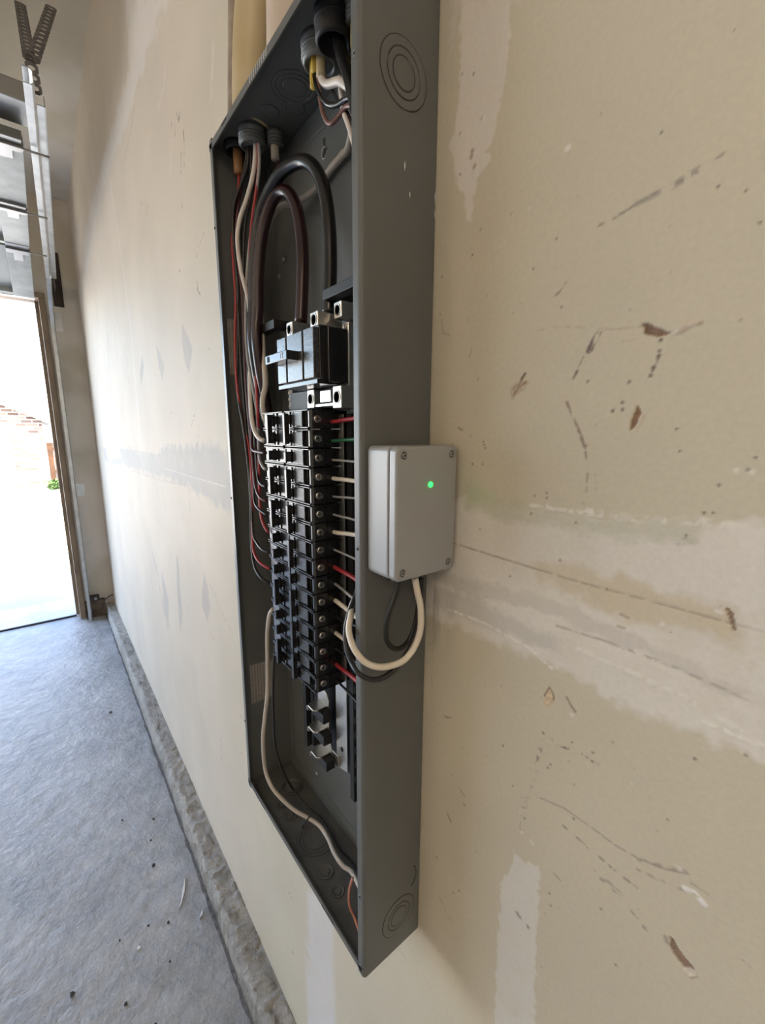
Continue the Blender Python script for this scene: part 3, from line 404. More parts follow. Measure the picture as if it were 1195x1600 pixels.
 ('line', [(0.5333, 1.5403), (0.537, 1.5459)], (0.18, 0.13, 0.12), 0.75, 0.0014, 0.4, 0), ('line', [(0.5374, 1.5414), (0.5398, 1.5463)], (0.2, 0.15, 0.13), 0.6, 0.0009, 0.4, 0),
 ('line', [(0.5348, 1.5436), (0.5385, 1.5491)], (0.18, 0.13, 0.12), 0.75, 0.0014, 0.4, 0), ('line', [(0.5389, 1.5443), (0.5411, 1.5491)], (0.2, 0.15, 0.13), 0.6, 0.0009, 0.4, 0),
 ('line', [(0.4901, 1.5593), (0.5119, 1.5583), (0.5504, 1.5492), (0.567, 1.5483)], (0.42, 0.35, 0.28), 0.6, 0.0006, 0.4, 0), ('line', [(0.5556, 1.5399), (0.5678, 1.5401)], (0.42, 0.35, 0.28), 0.6, 0.0005, 0.4, 0),
 ('dots', [(0.5803, 1.5377), (0.5803, 1.531), (0.5803, 1.5278), (0.5767, 1.5157), (0.5777, 1.5205), (0.5638, 1.5127), (0.5346, 1.5157), (0.5606, 1.4992), (0.5611, 1.4943), (0.5546, 1.4937)], (0.1, 0.075, 0.06), 0.8, 0.0013),
 ('line', [(0.5803, 1.5377), (0.5801, 1.5262), (0.5764, 1.5145)], (0.1, 0.075, 0.06), 0.7, 0.001, 0.6, 0),
 ('line', [(0.5194, 1.5018), (0.5267, 1.4885), (0.5316, 1.4789), (0.5372, 1.4669)], (0.22, 0.14, 0.11), 0.8, 0.0013, 0.5, 0), ('line', [(0.5372, 1.4669), (0.5389, 1.4588)], (0.22, 0.16, 0.13), 0.8, 0.0007, 0.3, 0),
 ('line', [(0.5277, 1.4837), (0.5358, 1.4717), (0.5411, 1.4661)], (0.3, 0.22, 0.17), 0.6, 0.0012, 0.7, 0), ('line', [(0.5409, 1.4478), (0.5412, 1.4341)], (0.28, 0.22, 0.18), 0.7, 0.0008, 0.2, 0),
 ('line', [(0.5037, 1.582), (0.5071, 1.5844), (0.5112, 1.5901)], (0.3, 0.25, 0.2), 0.7, 0.0007, 0.5, 0), ('line', [(0.5026, 1.5818), (0.5056, 1.5834)], (0.3, 0.25, 0.2), 0.7, 0.001, 0.3, 0),
 ('line', [(0.4226, 1.5548), (0.418, 1.5412)], (0.3, 0.25, 0.2), 0.7, 0.0008, 0.4, 0), ('line', [(0.3829, 1.5875), (0.3852, 1.5752), (0.3939, 1.5714)], (0.38, 0.28, 0.22), 0.6, 0.0009, 0.3, 0),
 ('line', [(0.4096, 1.4832), (0.4147, 1.4807)], (0.25, 0.18, 0.13), 0.7, 0.0014, 0, 0),
 ('dots',
 [(0.5008, 1.6228), (0.5671, 1.6615), (0.601, 1.6183), (0.6144, 1.6108), (0.6228, 1.5918), (0.5957, 1.4809), (0.5991, 1.4667), (0.637, 1.4643), (0.6347, 1.4571), (0.622, 1.4469), (0.6166, 1.4289), (0.6211, 1.4296),
 (0.4825, 1.6068), (0.5092, 1.5726), (0.441, 1.4701), (0.4419, 1.4672), (0.4435, 1.4643), (0.4292, 1.4486), (0.4414, 1.4493), (0.4976, 1.4255), (0.5085, 1.4295), (0.5089, 1.4253), (0.5354, 1.4086), (0.442, 1.3866),
 (0.4787, 1.3494), (0.4957, 1.4103), (0.6088, 1.4125), (0.5249, 1.3757)],
 (0.1, 0.075, 0.06), 0.8, 0.001),
 ('line', [(0.5467, 1.4482), (0.5483, 1.4363)], (0.3, 0.25, 0.2), 0.5, 0.0005, 0.3, 0), ('line', [(0.5752, 1.346), (0.5806, 1.3454)], (0.36, 0.28, 0.22), 0.8, 0.001, 0, 0),
 ('line', [(0.5739, 1.3364), (0.5788, 1.3367)], (0.36, 0.28, 0.22), 0.7, 0.0008, 0, 0), ('line', [(0.6305, 1.3677), (0.6331, 1.3677)], (0.75, 0.73, 0.68), 0.9, 0.0015, 0, 0.0004),
 ('dots', [(0.6292, 1.4564), (0.6366, 1.4558), (0.6376, 1.4129), (0.6453, 1.3989), (0.6381, 1.3918), (0.6022, 1.3485)], (0.74, 0.72, 0.67), 0.7, 0.0016),
 ('line', [(0.6077, 1.4101), (0.6154, 1.41), (0.6052, 1.4061)], (0.4, 0.36, 0.3), 0.6, 0.0012, 0.5, 0),
 ('line', [(0.5223, 1.1483), (0.5466, 1.1559), (0.569, 1.1564), (0.5896, 1.1557), (0.608, 1.1588), (0.6244, 1.1656), (0.6373, 1.1742)], (0.33, 0.28, 0.24), 0.75, 0.0008, 0.25, 0),
 ('line', [(0.6081, 1.1577), (0.6242, 1.1672), (0.6354, 1.174)], (0.34, 0.28, 0.24), 0.7, 0.0022, 0.5, 0), ('dots', [(0.6324, 1.1733)], (0.7, 0.67, 0.62), 0.8, 0.002),
 ('line', [(0.548, 1.1387), (0.5626, 1.1368), (0.579, 1.1349), (0.5918, 1.1332), (0.6084, 1.1331)], (0.24, 0.19, 0.16), 0.75, 0.0012, 0.6, 0),
 ('line', [(0.6068, 1.1488), (0.6175, 1.1521), (0.6334, 1.1577), (0.6399, 1.162)], (0.36, 0.3, 0.26), 0.75, 0.0014, 0.4, 0),
 ('line', [(0.6369, 1.1612), (0.6424, 1.163), (0.6483, 1.1599)], (0.78, 0.77, 0.76), 0.9, 0.0026, 0.3, 0.0005), ('line', [(0.6399, 1.1686), (0.6501, 1.1692)], (0.3, 0.25, 0.2), 0.6, 0.0007, 0.4, 0),
 ('line', [(0.5752, 1.1186), (0.5858, 1.1179), (0.5988, 1.1122), (0.6135, 1.1063), (0.6182, 1.1042)], (0.3, 0.26, 0.23), 0.75, 0.0018, 0.75, 0),
 ('line', [(0.5819, 1.1205), (0.5957, 1.1184), (0.6163, 1.1142)], (0.3, 0.26, 0.23), 0.7, 0.0012, 0.8, 0), ('dots', [(0.6165, 1.104), (0.5834, 1.1162), (0.6305, 1.1103), (0.6317, 1.1075)], (0.3, 0.26, 0.23), 0.8, 0.0018),
 ('line', [(0.5229, 1.2215), (0.5219, 1.2112), (0.5212, 1.1879), (0.5193, 1.1699), (0.5126, 1.1444), (0.5069, 1.1186), (0.5068, 1.1003)], (0.2, 0.16, 0.14), 0.8, 0.0013, 0.8, 0),
 ('line', [(0.5198, 1.1969), (0.5175, 1.1686), (0.5141, 1.1524), (0.5117, 1.1296), (0.5106, 1.1071)], (0.2, 0.16, 0.14), 0.8, 0.0013, 0.8, 0),
 ('line', [(0.5235, 1.2136), (0.5417, 1.2124), (0.558, 1.217), (0.5712, 1.2159)], (0.2, 0.16, 0.14), 0.8, 0.0013, 0.8, 0), ('line', [(0.536, 1.2106), (0.5445, 1.213)], (0.1, 0.075, 0.06), 0.7, 0.001, 0.5, 0),
 ('dots',
 [(0.5297, 1.1839), (0.5318, 1.1886), (0.496, 1.1404), (0.4825, 1.1761), (0.5483, 1.2216), (0.5659, 1.2234), (0.5661, 1.2153), (0.6556, 1.281), (0.6309, 1.262), (0.5561, 1.1526), (0.6212, 1.2057), (0.6012, 1.0485),
 (0.5434, 1.0474), (0.5412, 1.0589), (0.5855, 1.0886)],
 (0.1, 0.075, 0.06), 0.8, 0.0011),
 ('line', [(0.4, 1.1658), (0.4061, 1.1636), (0.4146, 1.1669)], (0.25, 0.18, 0.13), 0.8, 0.0012, 0.3, 0), ('line', [(0.4143, 1.0418), (0.4196, 1.0357)], (0.25, 0.2, 0.16), 0.8, 0.0016, 0, 0),
 ('line', [(0.4306, 1.0877), (0.4382, 1.0844)], (0.3, 0.24, 0.2), 0.7, 0.001, 0.3, 0), ('line', [(0.4058, 0.9166), (0.4266, 0.9005)], (0.35, 0.3, 0.25), 0.6, 0.0008, 0.3, 0),
 ('dots', [(0.3995, 0.9675), (0.4277, 0.9438), (0.4361, 0.9551), (0.4379, 1.0727)], (0.1, 0.075, 0.06), 0.8, 0.0012), ('dots', [(0.5109, 1.0036), (0.5234, 1.0008), (0.5139, 1.0022)], (0.27, 0.21, 0.19), 0.8, 0.0022),
 ('line', [(0.5441, 1.084), (0.5498, 1.0825)], (0.3, 0.25, 0.2), 0.7, 0.0009, 0, 0), ('line', [(0.6716, 1.1392), (0.6749, 1.1389)], (0.3, 0.25, 0.2), 0.7, 0.001, 0.3, 0),
 ('dots', [(0.5091, 1.0986), (0.5211, 1.096), (0.5189, 1.097)], (0.75, 0.73, 0.68), 0.8, 0.0013),
 ('poly',
 [(-0.8935, 2.6982), (-0.5025, 2.4398), (-0.6558, 2.4344), (-0.83, 2.4496), (-1.1343, 2.4546), (-1.4947, 2.4885), (-1.9584, 2.4869), (-2.4896, 2.4176), (-2.7812, 2.4784), (-2.5694, 2.5788), (-2.1548, 2.5997), (-1.64, 2.5725),
 (-1.2097, 2.5577), (-0.9154, 2.5251)],
 (0.7, 0.67, 0.62), 0.8, 0.012, 0.02, 0.0004),
 ('poly', [(-0.8854, 2.6928), (-0.8082, 2.6418), (-0.7848, 2.5112), (-0.8367, 2.5269)], (0.72, 0.69, 0.62), 0.6, 0.01, 0.01, 0),
 ('line', [(-1.4453, 2.4524), (-1.3839, 2.2313), (-1.3403, 2.0579), (-1.3102, 1.8637), (-1.3358, 1.6208), (-1.3486, 1.413)], (0.7, 0.67, 0.62), 0.6, 0.016, 0.1, 0),
 ('line', [(-1.9111, 2.9459), (-1.8878, 2.7942), (-1.8738, 2.6581)], (0.7, 0.67, 0.62), 0.6, 0.02, 0.1, 0), ('line', [(-2.1951, 2.8936), (-2.1458, 2.7138), (-2.1057, 2.582)], (0.7, 0.67, 0.62), 0.6, 0.02, 0.1, 0),
 ('line', [(-0.6308, 2.2828), (-0.5689, 2.2915), (-0.5393, 2.3144)], (0.7, 0.67, 0.62), 0.5, 0.01, 0.2, 0), ('line', [(-0.2104, 2.1697), (-0.2365, 2.1034)], (0.7, 0.67, 0.62), 0.5, 0.012, 0.1, 0),
 ('line', [(-0.5302, 2.1653), (-0.5678, 2.0989)], (0.7, 0.67, 0.62), 0.4, 0.008, 0.1, 0), ('line', [(-0.5518, 2.4167), (-0.6024, 2.4158)], (0.7, 0.67, 0.62), 0.5, 0.012, 0.1, 0),
 ('line', [(-1.1594, 2.3795), (-0.9693, 2.4034), (-0.8613, 2.4318)], (0.44, 0.42, 0.36), 0.6, 0.008, 0.5, 0),
 ('poly',
 [(-2.8393, 1.3704), (-1.6997, 1.3968), (-1.0371, 1.3942), (-0.8882, 1.4304), (-0.5574, 1.4356), (-0.434, 1.4552), (-0.3127, 1.4426), (-0.2658, 1.4369), (-0.2739, 1.2978), (-0.3904, 1.3003), (-0.591, 1.3164), (-0.9094, 1.3274),
 (-1.4022, 1.3151), (-2.7311, 1.2877)],
 (0.45, 0.44, 0.42), 0.78, 0.02, 0.016, 0.0003),
 ('poly', [(-2.6577, 1.363), (-2.0333, 1.3934), (-1.9495, 1.3452), (-2.6058, 1.3067)], (0.75, 0.74, 0.7), 0.7, 0.01, 0.01, 0),
 ('line', [(-0.9178, 1.3554), (-0.5804, 1.3541), (-0.2897, 1.3541)], (0.8, 0.78, 0.74), 0.6, 0.0012, 0.2, 0.0002), ('line', [(-1.9165, 1.3901), (-0.9821, 1.3965)], (0.42, 0.41, 0.41), 0.6, 0.006, 0.5, 0),
 ('line', [(-1.6684, 1.2966), (-1.02, 1.3066), (-0.659, 1.3228)], (0.42, 0.41, 0.4), 0.6, 0.006, 0.5, 0), ('line', [(-1.4663, 1.8262), (-1.4913, 1.6844)], (0.42, 0.41, 0.4), 0.65, 0.006, 0.35, 0),
 ('line', [(-1.523, 1.8999), (-1.5072, 1.7926)], (0.42, 0.41, 0.4), 0.65, 0.004, 0.35, 0), ('line', [(-1.1424, 1.7415), (-1.2003, 1.6835)], (0.42, 0.41, 0.4), 0.65, 0.02, 0.35, 0),
 ('line', [(-1.2981, 0.95), (-1.1412, 0.6701)], (0.42, 0.41, 0.4), 0.65, 0.012, 0.35, 0), ('line', [(-1.4344, 0.8415), (-1.3918, 0.7459)], (0.42, 0.41, 0.4), 0.65, 0.006, 0.35, 0),
 ('line', [(-1.0946, 1.2634), (-1.0873, 1.2273)], (0.42, 0.41, 0.4), 0.65, 0.004, 0.35, 0), ('line', [(-1.0079, 1.2843), (-0.9709, 1.1949)], (0.42, 0.41, 0.4), 0.65, 0.004, 0.35, 0),
 ('line', [(-0.8446, 1.0452), (-0.889, 0.8297)], (0.42, 0.41, 0.4), 0.65, 0.01, 0.35, 0), ('line', [(-0.6235, 1.3225), (-0.632, 1.2449)], (0.42, 0.41, 0.4), 0.65, 0.003, 0.35, 0),
 ('line', [(-2.0259, 1.0755), (-1.9942, 0.9531)], (0.42, 0.41, 0.4), 0.65, 0.006, 0.35, 0), ('line', [(-1.706, 0.988), (-1.7086, 0.8873)], (0.42, 0.41, 0.4), 0.65, 0.006, 0.35, 0),
 ('line', [(-1.9756, 1.9769), (-2.0708, 1.8156)], (0.42, 0.41, 0.4), 0.65, 0.01, 0.35, 0), ('line', [(-1.719, 1.9892), (-1.7342, 1.8071)], (0.42, 0.41, 0.4), 0.65, 0.01, 0.35, 0),
 ('line', [(-1.3137, 0.9751), (-1.2522, 0.8759)], (0.42, 0.41, 0.4), 0.65, 0.006, 0.35, 0),
 ('poly', [(-0.5638, 1.7605), (-0.5282, 1.7306), (-0.4811, 1.6847), (-0.4988, 1.6639), (-0.5328, 1.6313), (-0.5653, 1.6724), (-0.5759, 1.7226)], (0.46, 0.43, 0.4), 0.7, 0.008, 0.003, 0),
 ('poly', [(-0.895, 1.7618), (-0.8443, 1.7234), (-0.8072, 1.6805), (-0.8426, 1.6377), (-0.8805, 1.683)], (0.46, 0.43, 0.4), 0.7, 0.008, 0.003, 0),
 ('poly', [(-1.1458, 1.7352), (-1.1135, 1.7246), (-1.1625, 1.6799), (-1.2151, 1.6564), (-1.2009, 1.707)], (0.46, 0.43, 0.4), 0.7, 0.008, 0.003, 0),
 ('poly', [(-0.5302, 1.083), (-0.5033, 1.0429), (-0.4983, 0.9869), (-0.5357, 0.9303), (-0.5842, 0.968), (-0.5608, 1.0355)], (0.46, 0.43, 0.4), 0.7, 0.008, 0.003, 0),
 ('poly', [(-0.8628, 1.0708), (-0.8433, 1.0225), (-0.8484, 0.8441), (-0.9064, 0.7482), (-0.9031, 0.8987)], (0.46, 0.43, 0.4), 0.7, 0.008, 0.003, 0),
 ('poly', [(-1.155, 0.9297), (-1.0677, 0.8339), (-1.1145, 0.6804), (-1.178, 0.7563)], (0.46, 0.43, 0.4), 0.7, 0.008, 0.003, 0),
 ('line', [(-0.482, 1.0586), (-0.4402, 1.0435), (-0.375, 1.0021), (-0.3205, 0.982)], (0.2, 0.18, 0.17), 0.7, 0.0018, 0.5, 0), ('line', [(-0.471, 2.1928), (-0.4557, 2.1688)], (0.1, 0.075, 0.06), 0.5, 0.003, 0.5, 0),
 ('line', [(-0.4952, 2.1752), (-0.4957, 2.1559)], (0.1, 0.075, 0.06), 0.6, 0.003, 0.4, 0), ('line', [(-0.4317, 2.1384), (-0.4272, 2.1176)], (0.1, 0.075, 0.06), 0.8, 0.0035, 0.2, 0),
 ('line', [(-0.4289, 2.1121), (-0.441, 2.073)], (0.1, 0.075, 0.06), 0.7, 0.003, 0.6, 0), ('line', [(-0.457, 2.1121), (-0.4699, 2.0721)], (0.1, 0.075, 0.06), 0.6, 0.003, 0.6, 0),
 ('line', [(-0.4466, 2.1793), (-0.4607, 2.1712)], (0.1, 0.075, 0.06), 0.8, 0.003, 0.2, 0), ('dots', [(-0.9188, 2.1769), (-0.4793, 2.0061), (-0.5199, 2.1937)], (0.1, 0.075, 0.06), 0.8, 0.002),
 ('line', [(-0.8348, 2.1405), (-0.8611, 2.1277)], (0.1, 0.075, 0.06), 0.6, 0.002, 0.3, 0), ('line', [(-0.3356, 1.8998), (-0.3775, 1.8875)], (0.1, 0.075, 0.06), 0.6, 0.0015, 0.5, 0),
 ('line', [(-0.3911, 1.8745), (-0.3975, 1.8697)], (0.1, 0.075, 0.06), 0.8, 0.002, 0, 0), ('line', [(-0.4051, 1.8216), (-0.4053, 1.8011), (-0.3875, 1.79)], (0.1, 0.075, 0.06), 0.8, 0.0022, 0.2, 0),
 ('line', [(-0.5426, 1.8864), (-0.5572, 1.8814)], (0.1, 0.075, 0.06), 0.7, 0.002, 0, 0),
 ('dots',
 [(-0.7586, 1.5372), (-0.5148, 1.5207), (-0.3533, 1.6663), (-0.5049, 1.4456), (-1.1153, 1.1355), (-1.0962, 1.126), (-0.9795, 1.0126), (-0.9137, 1.111), (-0.7632, 1.2632), (-0.8534, 1.2518), (-0.5729, 1.1398), (-0.5827, 1.1025),
 (-0.7646, 0.8965), (-1.6223, 0.5884), (-0.9722, 0.5154), (-0.963, 0.2958), (-0.5179, 0.7366), (-0.9034, 1.4408), (-0.8472, 1.4398), (-0.8314, 1.434), (-0.7944, 1.439)],
 (0.1, 0.075, 0.06), 0.8, 0.0016),
 ('line', [(-0.5232, 1.5126), (-0.5466, 1.4961)], (0.1, 0.075, 0.06), 0.6, 0.002, 0.4, 0), ('line', [(-0.48, 1.4953), (-0.4989, 1.4457)], (0.1, 0.075, 0.06), 0.5, 0.0012, 0.6, 0),
 ('line', [(-0.6338, 1.5419), (-0.7007, 1.4506)], (0.1, 0.075, 0.06), 0.5, 0.0012, 0.7, 0), ('line', [(-0.4837, 0.5854), (-0.4969, 0.489)], (0.35, 0.33, 0.3), 0.7, 0.0016, 0.2, 0),
 ('line', [(-0.2256, 0.4967), (-0.1802, 0.469)], (0.42, 0.42, 0.44), 0.7, 0.002, 0.3, 0), ('line', [(-0.3165, 0.3896), (-0.2998, 0.3413)], (0.5, 0.5, 0.55), 0.5, 0.004, 0.3, 0),
 ('line', [(-0.0391, 0.4673), (-0.0303, 0.4589)], (0.1, 0.075, 0.06), 0.7, 0.0016, 0.3, 0), ('line', [(0.3549, 0.7776), (0.3809, 0.7649), (0.3957, 0.7566)], (0.45, 0.42, 0.38), 0.7, 0.0013, 0.4, 0),
 ('line', [(-0.0356, 0.3059), (-0.0263, 0.3023)], (0.1, 0.075, 0.06), 0.7, 0.0016, 0, 0), ('line', [(0.3349, 0.7541), (0.3449, 0.743)], (0.4, 0.38, 0.34), 0.5, 0.001, 0.3, 0),
 ('line', [(-0.7711, 0.621), (-0.7682, 0.5731)], (0.4, 0.38, 0.35), 0.7, 0.0016, 0.4, 0), ('line', [(-0.4709, 0.9), (-0.5356, 0.9041), (-0.5766, 0.9193)], (0.1, 0.075, 0.06), 0.5, 0.001, 0.6, 0),
 ('poly', [(0.6363, 1.4243), (1.6, 1.4343), (3.3, 1.4243), (3.3, 1.2804), (1.5, 1.2704), (0.6547, 1.2804)], (0.7, 0.67, 0.62), 0.85, 0.008, 0.006, 0),
 ('poly', [(-0.2691, 1.4375), (0.0, 1.4375), (0.0, 1.2978), (-0.2939, 1.2978)], (0.45, 0.44, 0.42), 0.7, 0.02, 0.01, 0),
 ('poly', [(0.4935, 0.8384), (0.5391, 0.9027000000000001), (0.5491, 0.6), (0.5391, 0.1), (0.4935, 0.1), (0.4835, 0.6)], (0.69, 0.68, 0.65), 0.72, 0.004, 0.004, 0),
 ('poly', [(0.0267, 0.1862), (0.1498, 0.3595), (0.1498, 0.1), (0.0267, 0.1)], (0.68, 0.68, 0.72), 0.6, 0.006, 0.006, 0),
 ('poly', [(0.3937, 1.843), (0.4458, 1.8091), (0.4558, 1.8), (0.4458, 3.06), (0.3937, 3.06), (0.3837, 1.8)], (0.62, 0.59, 0.53), 0.85, 0.005, 0.004, 0),
 ('poly', [(-0.55, 2.5), (3.3, 2.5), (3.3, 2.4), (-0.5, 2.4)], (0.7, 0.67, 0.62), 0.8, 0.02, 0.015, 0)]

# ---------------------------------------------------------------- dimensions (metres, floor at z = 0, long wall is y = 0)
PW, PD, PB, PT = .3712, .0896, .83, 1.8844           # panel width, depth, bottom, top
XD, XB, YL, ZC = -3.30, 3.4, -6.2, 3.07               # door wall, back wall, far wall, ceiling
CT, CY = .096, -.062                                   # stem wall top and face
OY0, OY1, OZ = -.235, -5.2, 2.397                     # garage opening

# ---------------------------------------------------------------- long wall, with joint compound, scars and torn paper
def axis(segs):
    out = [segs[0][0]]
    for a, b, d in segs:
        n_ = max(1, int(round((b-a)/d))); out += list(np.linspace(a, b, n_+1)[1:])
    return np.array(out)
xs = axis([(XD, -1.2, .012), (-1.2, -.3, .005), (-.3, 0, .003), (0, .36, .02), (.36, .72, .0011), (.72, 1.2, .02), (1.2, XB, .2)])
zs = axis([(CT, .70, .006), (.70, 1.80, .0011), (1.80, 2.2, .004), (2.2, ZC, .008)])
nx, nz = len(xs), len(zs)
rs = np.random.RandomState(5)
LAT = rs.rand(256, 256)
def vnoise(x, z, s):
    x = x*s; z = z*s; xi = np.floor(x).astype(int); zi = np.floor(z).astype(int); fx = x-xi; fz = z-zi
    fx = fx*fx*(3-2*fx); fz = fz*fz*(3-2*fz)
    g = lambda a, b: LAT[a & 255, b & 255]
    return (g(xi, zi)*(1-fx)+g(xi+1, zi)*fx)*(1-fz)+(g(xi, zi+1)*(1-fx)+g(xi+1, zi+1)*fx)*fz
def fbm(x, z, s): return (vnoise(x, z, s)+.5*vnoise(x+7.3, z+1.7, s*2.1)+.25*vnoise(x+3.1, z+9.2, s*4.3))/1.75
col = np.empty((nz, nx, 3), np.float32); hgt = np.zeros((nz, nx), np.float32)
XX, ZZ = np.meshgrid(xs, zs)
t_ = np.clip((fbm(XX, ZZ, 1.6)-.4)*4, 0, 1)[..., None]
col[:] = np.array((.565, .520, .410))*(1-t_)+np.array((.585, .548, .450))*t_
far = np.clip((-XX-.1)/.4, 0, 1)[..., None]            # door daylight painted in: paper made paler beyond the panel
col[:] = col*(1-far)+far*np.array((.64, .575, .48))
def window(pts, pad):
    a = np.array(pts); i0, i1 = np.searchsorted(xs, [a[:, 0].min()-pad, a[:, 0].max()+pad]); j0, j1 = np.searchsorted(zs, [a[:, 1].min()-pad, a[:, 1].max()+pad])
    return slice(j0, j1), slice(i0, i1)
def seg_dist(x, z, P, closed):
    n_ = len(P); d = np.full(x.shape, 1e9)
    for i in range(n_ if closed else n_-1):
        a = P[i]; b = P[(i+1) % n_]; dx, dz = b[0]-a[0], b[1]-a[1]; L2 = dx*dx+dz*dz+1e-12
        t = np.clip(((x-a[0])*dx+(z-a[1])*dz)/L2, 0, 1); d = np.minimum(d, np.hypot(x-a[0]-t*dx, z-a[1]-t*dz))
    return d
def inside(x, z, P):
    c = np.zeros(x.shape, bool); n_ = len(P)
    for i in range(n_):
        (x1, z1), (x2, z2) = P[i], P[(i+1) % n_]
        if z1 == z2: continue
        c ^= ((z1 > z) != (z2 > z)) & (x < (x2-x1)*(z-z1)/(z2-z1)+x1)
    return c
for ft in WALL_MARKS:
    kind, P = ft[0], ft[1]
    if kind == 'poly':
        _, P, cc, al, soft, noi, ridge = ft
        W_ = window(P, soft+noi+.01); x, z = XX[W_], ZZ[W_]
        if x.size == 0: continue
        d = seg_dist(x, z, P, True); d = np.where(inside(x, z, P), -d, d)+(fbm(x, z, .6/max(noi, .0035))-.5)*2.6*noi
        a = np.clip(.5-d/soft, 0, 1)
        if noi > .0025: a = a*np.clip(.62+.75*fbm(x, z, 26), 0, 1)
        if ridge: hgt[W_] += (a*ridge).astype(np.float32)*(1+.6*(fbm(x, z, 420)-.5)*(2 if abs(ridge) > .0005 else 0))
        a *= al
        if noi < .0025 and abs(ridge) > .0007: cc = np.array(cc)[None, None]*(.75+.5*fbm(x, z, 500))[..., None]
    elif kind == 'line':
        _, P, cc, al, wd, brk, dep = ft
        W_ = window(P, wd*2+.003); x, z = XX[W_], ZZ[W_]
        if x.size == 0: continue
        d = seg_dist(x, z, P, False); wn = wd*.5*(.5+fbm(x, z, 120))
        a = np.clip(1.-(d-wn)/(.0006+wd*.3), 0, 1)
        if brk: a = a*np.clip((fbm(x, z, min(260, 1.2/max(wd, .002)))-.5*brk-.15)*5, 0, 1)
        if dep: hgt[W_] += (a*dep).astype(np.float32)
        a *= al
    else:
        _, P, cc, al, r_ = ft
        for p in P:
            sc = 1. if p[0] > -.1 else 1.6
            W_ = window([p], r_*3*sc+.004); x, z = XX[W_], ZZ[W_]
            if x.size == 0: continue
            d = np.hypot(x-p[0], z-p[1])+(fbm(x, z, 500)-.5)*r_*.8
            a = (np.clip(1.4-d/(r_*sc), 0, 1)*al)[..., None]; col[W_] = col[W_]*(1-a)+np.array(cc)*a
        continue
    a = a[..., None]; col[W_] = col[W_]*(1-a)+np.array(cc)*a
# small random flecks and nail dimples, all over the board
rr = random.Random(3)
for k in range(260):
    px = rr.uniform(.37, .72) if k < 150 else rr.uniform(-2.6, -.05); pz = rr.uniform(.75, 1.8) if k < 150 else rr.uniform(.3, 2.9)
    r_ = rr.uniform(.0004, .0011) if k < 150 else rr.uniform(.001, .003)
    W_ = window([(px, pz)], .006+r_*2); x, z = XX[W_], ZZ[W_]
    if x.size == 0: continue
    a = (np.clip(1.4-np.hypot((x-px), (z-pz)*.7)/r_, 0, 1)*rr.uniform(.2, .6))[..., None]; col[W_] = col[W_]*(1-a)+np.array((.17, .13, .10) if rr.random() < .7 else (.74, .71, .66))*a
hgt += ((fbm(XX, ZZ, 9)-.5)*.0012).astype(np.float32)
edge = np.minimum.reduce([XX-XD, XB-XX, ZZ-CT, ZC-ZZ]); hgt *= np.clip(edge/.02, 0, 1)
hgt[(XX > -.02) & (XX < PW+.012) & (ZZ > PB-.02) & (ZZ < PT+.02)] = 0    # flat seat behind the panel
verts = np.stack([XX, -hgt, ZZ], -1).reshape(-1, 3).astype(np.float32)
ii = (np.arange(nz-1)[:, None]*nx+np.arange(nx-1)[None]).reshape(-1)
quads = np.stack([ii, ii+1, ii+nx+1, ii+nx], -1).astype(np.int32)
me = bpy.data.meshes.new('wall_right'); me.vertices.add(len(verts)); me.vertices.foreach_set('co', verts.reshape(-1))
me.loops.add(quads.size); me.loops.foreach_set('vertex_index', quads.reshape(-1)); me.polygons.add(len(quads)); me.polygons.foreach_set('loop_start', np.arange(0, quads.size, 4, dtype=np.int32))
me.update(calc_edges=True); me.polygons.foreach_set('use_smooth', np.ones(len(quads), bool))
ca = me.color_attributes.new('Col', 'FLOAT_COLOR', 'POINT'); c4 = np.ones((nz*nx, 4), np.float32); c4[:, :3] = col.reshape(-1, 3); ca.data.foreach_set('color', c4.reshape(-1))
me.materials.append(M['wallpaint']); me.update()
wr = bpy.data.objects.new('wall_right', me); C.objects.link(wr); wr['kind'] = 'structure'

# ---------------------------------------------------------------- rest of the shell
MB().box((XD-.6, YL, -.12), (XB, .2, 0)).build('floor', 'floor', kind='structure')
MB().box((XD-.2, YL-.15, ZC), (XB+.15, .15, ZC+.12)).build('ceiling', 'ceiling_board', kind='structure')
MB().box((XB, YL, 0), (XB+.12, .12, ZC)).build('wall_back', 'drywall', kind='structure')
MB().box((XD-.15, YL-.12, 0), (XB+.12, YL, ZC)).build('wall_left', 'drywall', kind='structure')
MB().box((XD-.15, .004, 0), (XB+.12, .12, ZC)).build('wall_right_core', 'drywall', kind='structure').name = 'trim_8'
wf = MB(); wf.box((XD-.15, OY0+.03, 0), (XD, 0, ZC)); wf.box((XD-.15, YL, 0), (XD, OY1-.03, ZC)); wf.box((XD-.15, OY1-.03, OZ+.03), (XD, OY0+.03, ZC)); wf.build('wall_front', 'drywall', kind='structure')
# wooden jamb and header boards lining the opening
MB().box((XD-.17, OY0, 0.012), (XD+.02, OY0+.035, OZ)).build('trim_1', 'wood', bevel=.003, kind='structure')
MB().box((XD-.17, OY1-.035, 0.012), (XD+.02, OY1, OZ)).build('trim_2', 'wood', bevel=.003, kind='structure')
MB().box((XD-.17, OY1-.035, OZ), (XD+.02, OY0+.035, OZ+.035)).build('trim_3', 'wood', bevel=.003, kind='structure')
MB().box((XD-.19, OY0-.022, 0.012), (XD-.10, OY0, OZ)).build('trim_4', 'wood', bevel=.002, kind='structure')
# rough brown masonry return under the door wall, beside the opening
MB().box((XD-.02, OY0+.04, 0), (XD+.012, CY, CT+.05)).build('trim_5', 'brick_brown', bevel=.004, kind='structure')
# weather seal strip across the sill
MB().box((XD-.115, OY1, 0.0), (XD-.10, OY0-.022, .012)).build('trim_6', 'matte_black', kind='structure')
